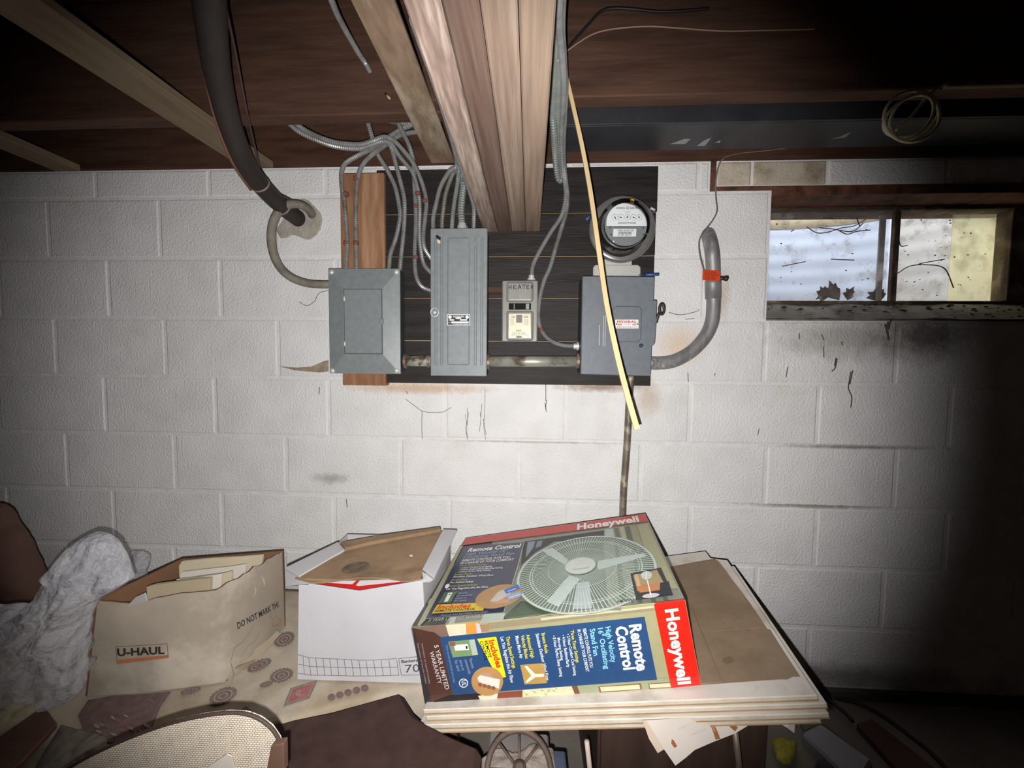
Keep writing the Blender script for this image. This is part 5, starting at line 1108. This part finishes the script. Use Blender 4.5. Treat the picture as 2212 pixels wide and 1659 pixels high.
# folders stand parallel to the front of the box, one behind another
n_b = ((u2-u1)/1.0); back = Vector((n_b.x, n_b.y, 0)); mx_dir = (u1-u0); mx_dir.z = 0; mx_dir.normalize()
def folder(k, px, m, t_, label, cat='folder', tilt=0.0):
    pl_ = Plane(u0.lerp(u1, .5)+back*k, Vector((mx_dir.y, -mx_dir.x, 0))); top_ = [pl_.hit(u, v) for u, v in px]
    base = [Vector((p.x, p.y, ZB+.006)) for p in (top_[-1], top_[0])]
    bdir = back.normalized(); base[0] = base[0].lerp(base[1], .12)
    return MB().prism(top_+base, bdir*t_, m, bev=.0008).build('file_folder', at=top_[0], label=label, cat=cat, group='folders in the moving box')
folder(.16, [(316, 1268), (332, 1264), (425, 1252), (452, 1250)], fold_b, .010, 'tan folder standing just behind the front of the moving box')
folder(.07, [(276, 1307), (292, 1290), (312, 1281), (318, 1300)], mat('grey_paper', rgb(176, 172, 172), .8), .004, 'grey paper corner at the left end of the moving box front', 'paper')
folder(.30, [(340, 1262), (352, 1260), (450, 1244), (478, 1240)], fold_c, .004, 'white paper sheet in the middle of the moving box', 'paper')
folder(.42, [(380, 1252), (400, 1250), (480, 1239), (500, 1234)], fold_a, .006, 'cream folder in the middle of the moving box')
folder(.60, [(388, 1244), (392, 1236), (500, 1224), (530, 1219)], fold_c, .006, 'white edged paper near the back of the moving box', 'paper')
folder(.76, [(386, 1222), (392, 1213), (450, 1207), (520, 1203), (566, 1199)], fold_a, .008, 'tall cream folder at the back of the moving box')
fp2 = Plane(u1+back*.25, Vector((back.y, -back.x, 0)).normalized())
MB().prism([urp.hit(547, 1247, .004), urp.hit(564, 1240, .006), urp.hit(572, 1256, .008), urp.hit(570, 1288, .007), urp.hit(546, 1300, .006), urp.hit(552, 1275, .007)], (-.002, .0005, 0), fold_a).build('loose_paper', at=urp.hit(560, 1270), label='torn cream paper hanging over the right side of the moving box', cat='paper')

# ------------------------------------------------------------------ helper for soft lumpy things
def inflate(px, pl, depth, back_d, n=46, crease=0.0, cs=14.0, seed=0, power=.5):
    pts = [pl.hit(u, v) for u, v in px]; nx = pl.n
    ax_ = Vector((0, 0, 1)).cross(nx); ax_ = ax_.normalized() if ax_.length > .1 else Vector((1, 0, 0)); ay = nx.cross(ax_)
    q = [((p-pl.p).dot(ax_), (p-pl.p).dot(ay)) for p in pts]
    cx = sum(a for a, b in q)/len(q); cy = sum(b for a, b in q)/len(q)
    # outline resampled evenly, then drawn in towards the middle ring by ring
    L = []; tot = 0
    for i in range(len(q)):
        a, b = q[i], q[(i+1) % len(q)]; d = math.hypot(b[0]-a[0], b[1]-a[1]); L.append((tot, d, a, b)); tot += d
    outl = []; N = n*3; j = 0
    for k in range(N):
        s_ = tot*k/N
        while s_ > L[j][0]+L[j][1]: j += 1
        t_ = (s_-L[j][0])/L[j][1]; a, b = L[j][2], L[j][3]; outl.append((a[0]+(b[0]-a[0])*t_, a[1]+(b[1]-a[1])*t_))
    rings = [1, .985, .95, .9, .82, .72, .6, .48, .34, .2, .08]
    cur = outl; layers = []
    for r in rings:
        sm_ = outl if r > .9 else cur
        # rounder towards the middle
        w_ = int((1-r)*14); c2 = []
        for k in range(N):
            X = sum(outl[(k+o) % N][0] for o in range(-w_, w_+1))/(2*w_+1); Y = sum(outl[(k+o) % N][1] for o in range(-w_, w_+1))/(2*w_+1)
            c2.append((cx+(X-cx)*r, cy+(Y-cy)*r))
        layers.append(c2)
    def side(sgn, dep):
        vs = []
        for r, lay in zip(rings, layers):
            hgt = dep*(max(0, 1-r**2.2))**power
            for (X, Y) in lay:
                e = 0
                if crease and r < .99:
                    v_ = Vector((X*cs, Y*cs, seed)); e = crease*(abs(noise.noise(v_))-.25+.5*abs(noise.noise(v_*2.3)))*min(1, (1-r)*6)
                vs.append(pl.p+ax_*X+ay*Y+nx*sgn*(hgt+e))
        fs = []
        for i in range(len(rings)-1):
            for k in range(N): f_ = (i*N+k, i*N+(k+1) % N, (i+1)*N+(k+1) % N, (i+1)*N+k); fs.append(f_ if sgn > 0 else f_[::-1])
        fs.append(tuple(range((len(rings)-1)*N, len(rings)*N)) if sgn > 0 else tuple(range((len(rings)-1)*N, len(rings)*N))[::-1])
        return vs, fs
    mb = MB()
    for s_, d in ((1, depth), (-1, back_d)):
        vs, fs = side(s_, d); mb.add(vs, fs, None, True)
    return mb
bagm = bpy.data.materials.new('clear_plastic_bag'); bagm.use_nodes = True; nt = bagm.node_tree; b_ = nt.nodes['Principled BSDF']
b_.inputs['Base Color'].default_value = rgb(226, 226, 232); b_.inputs['Roughness'].default_value = .16; b_.inputs['Alpha'].default_value = .36; b_.inputs['Specular IOR Level'].default_value = .6
nz = nt.nodes.new('ShaderNodeTexNoise'); nz.inputs['Scale'].default_value = 20; nz.inputs['Detail'].default_value = 6; bm_ = nt.nodes.new('ShaderNodeBump'); bm_.inputs['Strength'].default_value = .9; bm_.inputs['Distance'].default_value = .04
tc = nt.nodes.new('ShaderNodeTexCoord'); nt.links.new(tc.outputs['Object'], nz.inputs['Vector']); nt.links.new(nz.outputs['Fac'], bm_.inputs['Height']); nt.links.new(bm_.outputs[0], b_.inputs['Normal'])
bag_px = [(-60, 1310), (0, 1308), (28, 1304), (55, 1318), (72, 1300), (100, 1268), (122, 1232), (140, 1200), (158, 1176), (185, 1158), (212, 1147), (238, 1152), (260, 1170), (275, 1196), (284, 1225), (292, 1245), (270, 1262), (240, 1280), (205, 1294), (196, 1330), (190, 1372), (184, 1410), (184, 1450), (180, 1490), (160, 1512), (125, 1528), (98, 1530), (88, 1512), (60, 1500), (40, 1518), (0, 1528), (-60, 1535)]
bpl = Plane(PZ(110, 1530, TZ+.03), Vector((.22, -1, .12)))
inflate(bag_px, bpl, .055, .03, crease=.045, cs=22, seed=3).build('plastic_bag', bagm, at=P(120, 1350, -.5), label='crumpled clear plastic bag standing at the left of the moving box', cat='bag')
b2px = [(-70, 1330), (-70, 1085), (0, 1087), (12, 1095), (16, 1130), (40, 1150), (60, 1180), (72, 1215), (88, 1255), (98, 1290), (80, 1330), (40, 1345)]
inflate(b2px, YP(-.26), .06, .04, crease=.012, cs=9, seed=8).build('paper_sack', mat('rust_brown_paper', rgb(92, 66, 56), .85, var=.15, scale=8, bump=.2, bscale=40), at=P(20, 1220, -.26), label='rust brown paper sack at the far left edge behind the plastic bag', cat='bag')
b3px = [(285, 1190), (305, 1190), (322, 1198), (318, 1225), (312, 1250), (300, 1262), (262, 1268), (256, 1245), (270, 1215)]
inflate(b3px, YP(-.16), .02, .02, crease=.012, cs=20, seed=2).build('plastic_wrap', bagm, at=P(290, 1230, -.16), label='small crumpled grey plastic wrap just behind the moving box corner', cat='plastic')
for px, z_, d, m, nm, lab, ct, cr in (
    ([(-60, 1520), (0, 1530), (40, 1515), (60, 1512), (98, 1532), (90, 1545), (40, 1575), (0, 1600), (-60, 1630)], TZ+.012, .012, mat('crumpled_cream', rgb(176, 166, 138), .9, var=.2, scale=20), 'crumpled_paper', 'crumpled cream paper on the cloth below the plastic bag', 'paper', .012),
    ([(130, 1572), (180, 1580), (232, 1596), (228, 1630), (200, 1659), (150, 1690), (60, 1700), (80, 1650)], TZ+.012, .018, mat('grey_rag', rgb(116, 108, 100), .95, var=.2, scale=30, bump=.4, bscale=90), 'grey_rag', 'grey rag on the cloth at the bottom left corner', 'rag', .014)):
    inflate(px, ZP(z_), d, .008, crease=cr, cs=22, seed=5).build(nm, m, at=PZ(100, 1600, z_), label=lab, cat=ct)
MB().prism([PZ(-60, 1640, TZ+.022), PZ(0, 1602, TZ+.022), (PZ(95, 1535, TZ+.022)), PZ(124, 1574, TZ+.022), PZ(47, 1659, TZ+.022), PZ(-60, 1740, TZ+.022)], (0, 0, .012), tw, bev=.002).build('wooden_offcut', at=PZ(60, 1600, TZ+.02), label='flat red brown wooden slat lying on the cloth at bottom left', cat='board')

# ------------------------------------------------------------------ woven chair back, padded stool
weave = bpy.data.materials.new('cream_weave'); weave.use_nodes = True; nt = weave.node_tree; b_ = nt.nodes['Principled BSDF']; b_.inputs['Roughness'].default_value = .85
tc = nt.nodes.new('ShaderNodeTexCoord'); mp = nt.nodes.new('ShaderNodeMapping'); nt.links.new(tc.outputs['Object'], mp.inputs[0]); mp.inputs['Rotation'].default_value = (PI/2, 0, 0)
bt = nt.nodes.new('ShaderNodeTexBrick'); bt.inputs['Scale'].default_value = 1.0; bt.inputs['Brick Width'].default_value = .0046; bt.inputs['Row Height'].default_value = .0030; bt.inputs['Mortar Size'].default_value = .0006; bt.inputs['Mortar Smooth'].default_value = .6
bt.inputs['Color1'].default_value = rgb(218, 206, 188); bt.inputs['Color2'].default_value = rgb(206, 194, 176); bt.inputs['Mortar'].default_value = rgb(160, 146, 130)
nt.links.new(mp.outputs[0], bt.inputs['Vector']); nt.links.new(bt.outputs['Color'], b_.inputs['Base Color'])
bp_ = nt.nodes.new('ShaderNodeBump'); bp_.inputs['Strength'].default_value = .7; bp_.inputs['Distance'].default_value = .0015; bp_.invert = True; nt.links.new(bt.outputs['Fac'], bp_.inputs['Height']); nt.links.new(bp_.outputs[0], b_.inputs['Normal'])
CY = -.79
arc = [(100, 1700), (150, 1659), (200, 1630), (260, 1602), (320, 1578), (380, 1559), (440, 1546), (490, 1540), (530, 1542), (560, 1553), (585, 1572), (602, 1597), (611, 1625), (613, 1660), (612, 1720)]
cw = [P(u, v, CY) for u, v in arc]
chr_ = thing('woven_chair', (sum(p.x for p in cw)/len(cw), CY, 0), 'cream woven chair back with dark piping at the bottom left of the picture', 'chair')
bot = [Vector((cw[-1].x-.01, CY, .40)), Vector((cw[0].x+.01, CY, .40))]
MB().prism(cw+bot, (0, .007, 0), weave, bev=.002).build('backrest', parent=chr_)
MB().tube(spline(cw, .006), .0024, n=8).build('piping', mat('dark_brown_piping', rgb(60, 44, 38), .7, var=.2), chr_)
xa, xb = bot[1].x, bot[0].x
MB().box(xa, xb, CY-.40, CY+.03, .36, .398, bev=.006).build('seat', weave, chr_)
for x_, y_ in ((xa+.02, CY), (xb-.02, CY), (xa+.02, CY-.37), (xb-.02, CY-.37)): MB().box(x_-.016, x_+.016, y_-.016, y_+.016, 0.0005, .361, bev=.003).build('leg', tw, chr_)
MB().prism([P(585, 1612, CY-.008), P(612, 1606, CY-.008), P(613, 1670, CY-.008), P(574, 1670, CY-.008)], (0, .010, 0), mat('brown_leather_patch', rgb(92, 68, 54), .7, var=.2), bev=.001).build('corner_patch', parent=chr_, label='brown corner patch')
MB().prism([P(446, 1659, CY-.006), P(490, 1629, CY-.012), P(500, 1634, CY-.012), P(512, 1690, CY-.004), P(440, 1690, CY-.004)], (0, .0012, 0), fold_c).build('paper_scrap', at=P(480, 1650, CY-.01), label='white paper scrap leaning on the woven chair back', cat='paper')
SZ = .36
spx = [PZ(560, 1572, SZ), PZ(590, 1560, SZ), PZ(640, 1546, SZ), PZ(720, 1530, SZ), PZ(800, 1508, SZ), PZ(868, 1489, SZ)]
so = spx+[Vector((-.235, -.505, SZ)), Vector((-.16, -.54, SZ)), Vector((-.085, -.565, SZ)), Vector((-.085, -.75, SZ)), Vector((-.54, -.755, SZ))]
stl = thing('padded_stool', (-.3, -.62, 0), 'dark brown padded stool in front of the cloth covered table', 'stool')
velvet = mat('dark_brown_velvet', rgb(66, 48, 44), .9, var=.2, scale=30, bump=.15, bscale=200, spec=.2)
MB().prism(so, (0, 0, -.085), velvet, bev=.012).build('seat', parent=stl)
for x_, y_ in ((-.48, -.60), (-.14, -.62), (-.48, -.70), (-.14, -.70)): MB().box(x_-.016, x_+.016, y_-.016, y_+.016, 0.0005, SZ-.086, bev=.003).build('leg', tw, stl)

# ------------------------------------------------------------------ things under and right of the board stack
cab = thing('cabinet', (.32, -.3, 0), 'dark brown low cabinet propping up the high end of the board stack', 'cabinet')
cm = mat('dark_cabinet_wood', rgb(70, 52, 44), .6, var=.2, scale=6, stretch=(8, 8, 1))
def under(x, y): # underside of the stack above a floor point
    n_ = ez; p0 = OB-ez*(4*TH+.0024); return p0.z-((x-p0.x)*n_.x+(y-p0.y)*n_.y)/n_.z
cz = under(.16, -.45)-.004
MB().box(.16, .52, -.46, -.08, .03, cz, bev=.003).build('body', cm, cab)
MB().box(.165, .515, -.472, -.461, .05, cz-.03, bev=.002).build('door', cm, cab)
MB().box(.16, .52, -.45, -.1, 0.0005, .03).build('plinth', cm, cab)
MB().tube([Vector((.34, -.474, cz-.12)), Vector((.34, -.49, cz-.12))], .008, n=10).build('knob', steel, cab)
bin_m = mat('grey_tub', rgb(120, 114, 110), .8, var=.2, scale=14)
tub = MB().hexa([Vector((-.075, -.64, .0005)), Vector((.04, -.64, .0005)), Vector((.04, -.47, .0005)), Vector((-.075, -.47, .0005)), Vector((-.08, -.65, .285)), Vector((.05, -.65, .285)), Vector((.05, -.46, .285)), Vector((-.08, -.46, .285))], None, bev=.004).build('storage_tub', bin_m, at=Vector((-.02, -.55, 0)), label='grey tub on the floor under the left part of the board stack', cat='tub')
wh_c = PZ(1112, 1585, .268); wh_c = Vector((-.012, -.57, .318)); whl = thing('spoked_wheel', wh_c, 'dusty spoked wheel lying on the tub under the board stack', 'wheel')
whm = mat('dusty_brown_metal', rgb(98, 82, 74), .7, metal=.2, var=.25, scale=40)
wax = Vector((.05, -.45, 1)).normalized(); wa = wax.orthogonal().normalized(); wb = wax.cross(wa)
MB().tube([wh_c+(wa*math.cos(a)+wb*math.sin(a))*.062 for a in [2*PI*k/36 for k in range(37)]], .006, n=8, caps=False).build('rim', whm, whl)
MB().lathe(wh_c, wax, [(-.012, .013), (.012, .013), (.016, .006)], n=14).build('hub', whm, whl)
for k in range(8):
    a = 2*PI*k/8; MB().tube([wh_c+(wa*math.cos(a)+wb*math.sin(a))*.011, wh_c+(wa*math.cos(a)+wb*math.sin(a))*.059], .0024, n=6).build('spoke', whm, whl)
inflate([(1040, 1640), (1065, 1622), (1110, 1630), (1160, 1612), (1195, 1618), (1200, 1659), (1195, 1700), (1040, 1700)], ZP(.296), .012, .006, crease=.012, cs=30, seed=6).build('grey_cloth', mat('dusty_cloth', rgb(150, 138, 128), .95, var=.25, scale=40, bump=.4, bscale=120), at=PZ(1120, 1650, .29), label='dusty crumpled cloth on the tub in front of the wheel', cat='cloth')
MB().box(.058, .084, -.66, -.50, .0005, .29, bev=.003).build('blue_binder', mat('dull_blue_cover', rgb(74, 84, 104), .6, var=.2, scale=20), at=Vector((.07, -.58, 0)), label='dull blue binder standing on the floor right of the tub', cat='binder')
rod0 = PZ(1279, 1700, .2); p0 = P(1268, 1572, -.585); p1 = P(1277, 1659, -.585); dr2 = (p1-p0).normalized(); k = (p0.z-.001)/-dr2.z
rt = p0+dr2*.0; rt.z = min(rt.z, under(rt.x, rt.y)-.004)
MB().tube([rt, p0+dr2*k], .0045, n=10).build('metal_rod', mat('pale_rod', rgb(176, 160, 150), .5, var=.15), at=p0, label='thin pale metal rod standing under the front of the board stack', cat='rod')
pp_ = Plane(P(1500, 1570, -.60), Vector((.1, -1, .55)))
ppx = [(1388, 1560), (1434, 1620), (1422, 1626), (1402, 1598)]
paper_m = mat('stained_paper', rgb(206, 196, 186), .85, var=.08, scale=14)
MB().prism([pp_.hit(u, v, -.004) for u, v in ((1388, 1556), (1402, 1596), (1421, 1627), (1437, 1617), (1480, 1600), (1560, 1552))], pp_.n*-.001, mat('tan_paper', rgb(196, 178, 158), .85, var=.08)).build('paper_sheet', at=pp_.hit(1410, 1590), label='tan paper edge showing behind the stained white paper', cat='paper')
ps = MB().prism([pp_.hit(u, v) for u, v in ((1396, 1556), (1434, 1618), (1459, 1654), (1480, 1638), (1501, 1620), (1540, 1603), (1589, 1584), (1615, 1568), (1650, 1546), (1520, 1548))], pp_.n*-.0012, paper_m).build('paper_sheet', at=pp_.hit(1500, 1590), label='white paper with rust stains hanging below the right of the board stack', cat='paper')
rs = Print(pp_); ro_ = flat(150, 92, 54, .9); ro2 = flat(176, 130, 92, .9)
rs.poly([(1451, 1596), (1456, 1600), (1463, 1612), (1457, 1616), (1450, 1606)], ro_).poly([(1532, 1559), (1540, 1560), (1550, 1580), (1556, 1596), (1546, 1598), (1540, 1580)], ro_).poly([(1570, 1555), (1580, 1556), (1594, 1572), (1588, 1580), (1576, 1570)], ro_).poly([(1534, 1560), (1538, 1561), (1546, 1580), (1543, 1582)], ro2)
for k in range(2): rs.text('STATEMENT OF ACCOUNT', (1468+k*24, 1576+k*14), (1500+k*26, 1562+k*14), (1467+k*24, 1573+k*14), flat(170, 164, 164, .9))
rs.build('stains', parent=ps, label='rust stains and faint print')
MB().prism([P(1660, 1548, -.56), P(1719, 1546, -.56), P(1716, 1584, -.57), P(1700, 1572, -.57)], (0, .0012, 0), paper_m).build('paper_sheet', at=P(1700, 1560, -.56), label='white paper corner poking out below the right end of the stack', cat='paper')
# small post under that lamp shaped base
MB().tube([P(1588, 1580, -.545), P(1596, 1650, -.545), Vector((P(1596, 1650, -.545).x, -.545, .012))], .006, n=8).lathe(Vector((P(1596, 1650, -.545).x, -.545, .0005)), (0, 0, 1), [(0, .06), (.008, .058), (.014, .02), (.02, .008)], n=24).build('lamp_stand', mat('dull_brass', rgb(128, 110, 100), .5, metal=.4, var=.2), at=Vector((P(1596, 1650, -.545).x, -.545, 0)), label='thin metal stand with round foot below the stained paper', cat='stand')
tot_m = mat('grey_plastic_tote', rgb(132, 130, 136), .6, var=.15, scale=10)
q0 = [PZ(1730, 1580, .16), PZ(1772, 1560, .16), PZ(1886, 1642, .16), PZ(1850, 1700, .16)]
MB().prism(q0, (0, 0, -.155), tot_m, bev=.006).build('plastic_tote', at=PZ(1810, 1610, .1), label='grey plastic tote on the floor at the lower right', cat='tote')
q1 = [PZ(1625, 1560, .13), PZ(1722, 1552, .13), PZ(1770, 1640, .13), PZ(1740, 1720, .13), PZ(1650, 1720, .13)]
MB().prism(q1, (0, 0, -.128), mat('dim_carton', rgb(108, 102, 92), .85, var=.25, scale=12), bev=.004).build('low_carton', at=PZ(1690, 1620, .1), label='dim low carton on the floor beneath the yellow sponge', cat='box')
inflate([(1664, 1599), (1691, 1595), (1722, 1607), (1719, 1632), (1708, 1652), (1692, 1650), (1676, 1638)], ZP(.142), .018, .01, crease=.004, cs=30, seed=4).build('yellow_sponge', mat('dull_yellow', rgb(150, 138, 46), .9, var=.25, scale=60, bump=.5, bscale=160), at=PZ(1690, 1620, .14), label='dull yellow sponge on the low carton at lower right', cat='sponge')
MB().prism([PZ(1850, 1562, .022), PZ(1884, 1552, .022), PZ(2060, 1690, .022), PZ(1985, 1710, .022)], (0, 0, -.021), mat('red_brown_plank', rgb(84, 56, 46), .8, var=.2, scale=8), bev=.002).build('wood_plank', at=PZ(1950, 1620, .01), label='red brown plank lying on the floor at the lower right corner', cat='board')
fcm = mat('black_floor_cable', rgb(36, 34, 34), .6)
pipe('floor_cable', spline([PZ(1783, 1497, .006), PZ(1800, 1507, .006), PZ(1850, 1518, .006), PZ(1905, 1545, .006), PZ(1960, 1585, .006), PZ(2010, 1625, .006), PZ(2070, 1690, .006)], .012), .0055, fcm, 'black cable on the floor curving to the lower right corner', 'cable', n=8)
pipe('floor_cable', spline([PZ(1778, 1500, .03), PZ(1800, 1520, .03), PZ(1825, 1540, .03), PZ(1843, 1560, .03)], .012), .0055, fcm, 'short black cable on the floor just right of the board stack tip', 'cable', n=8)
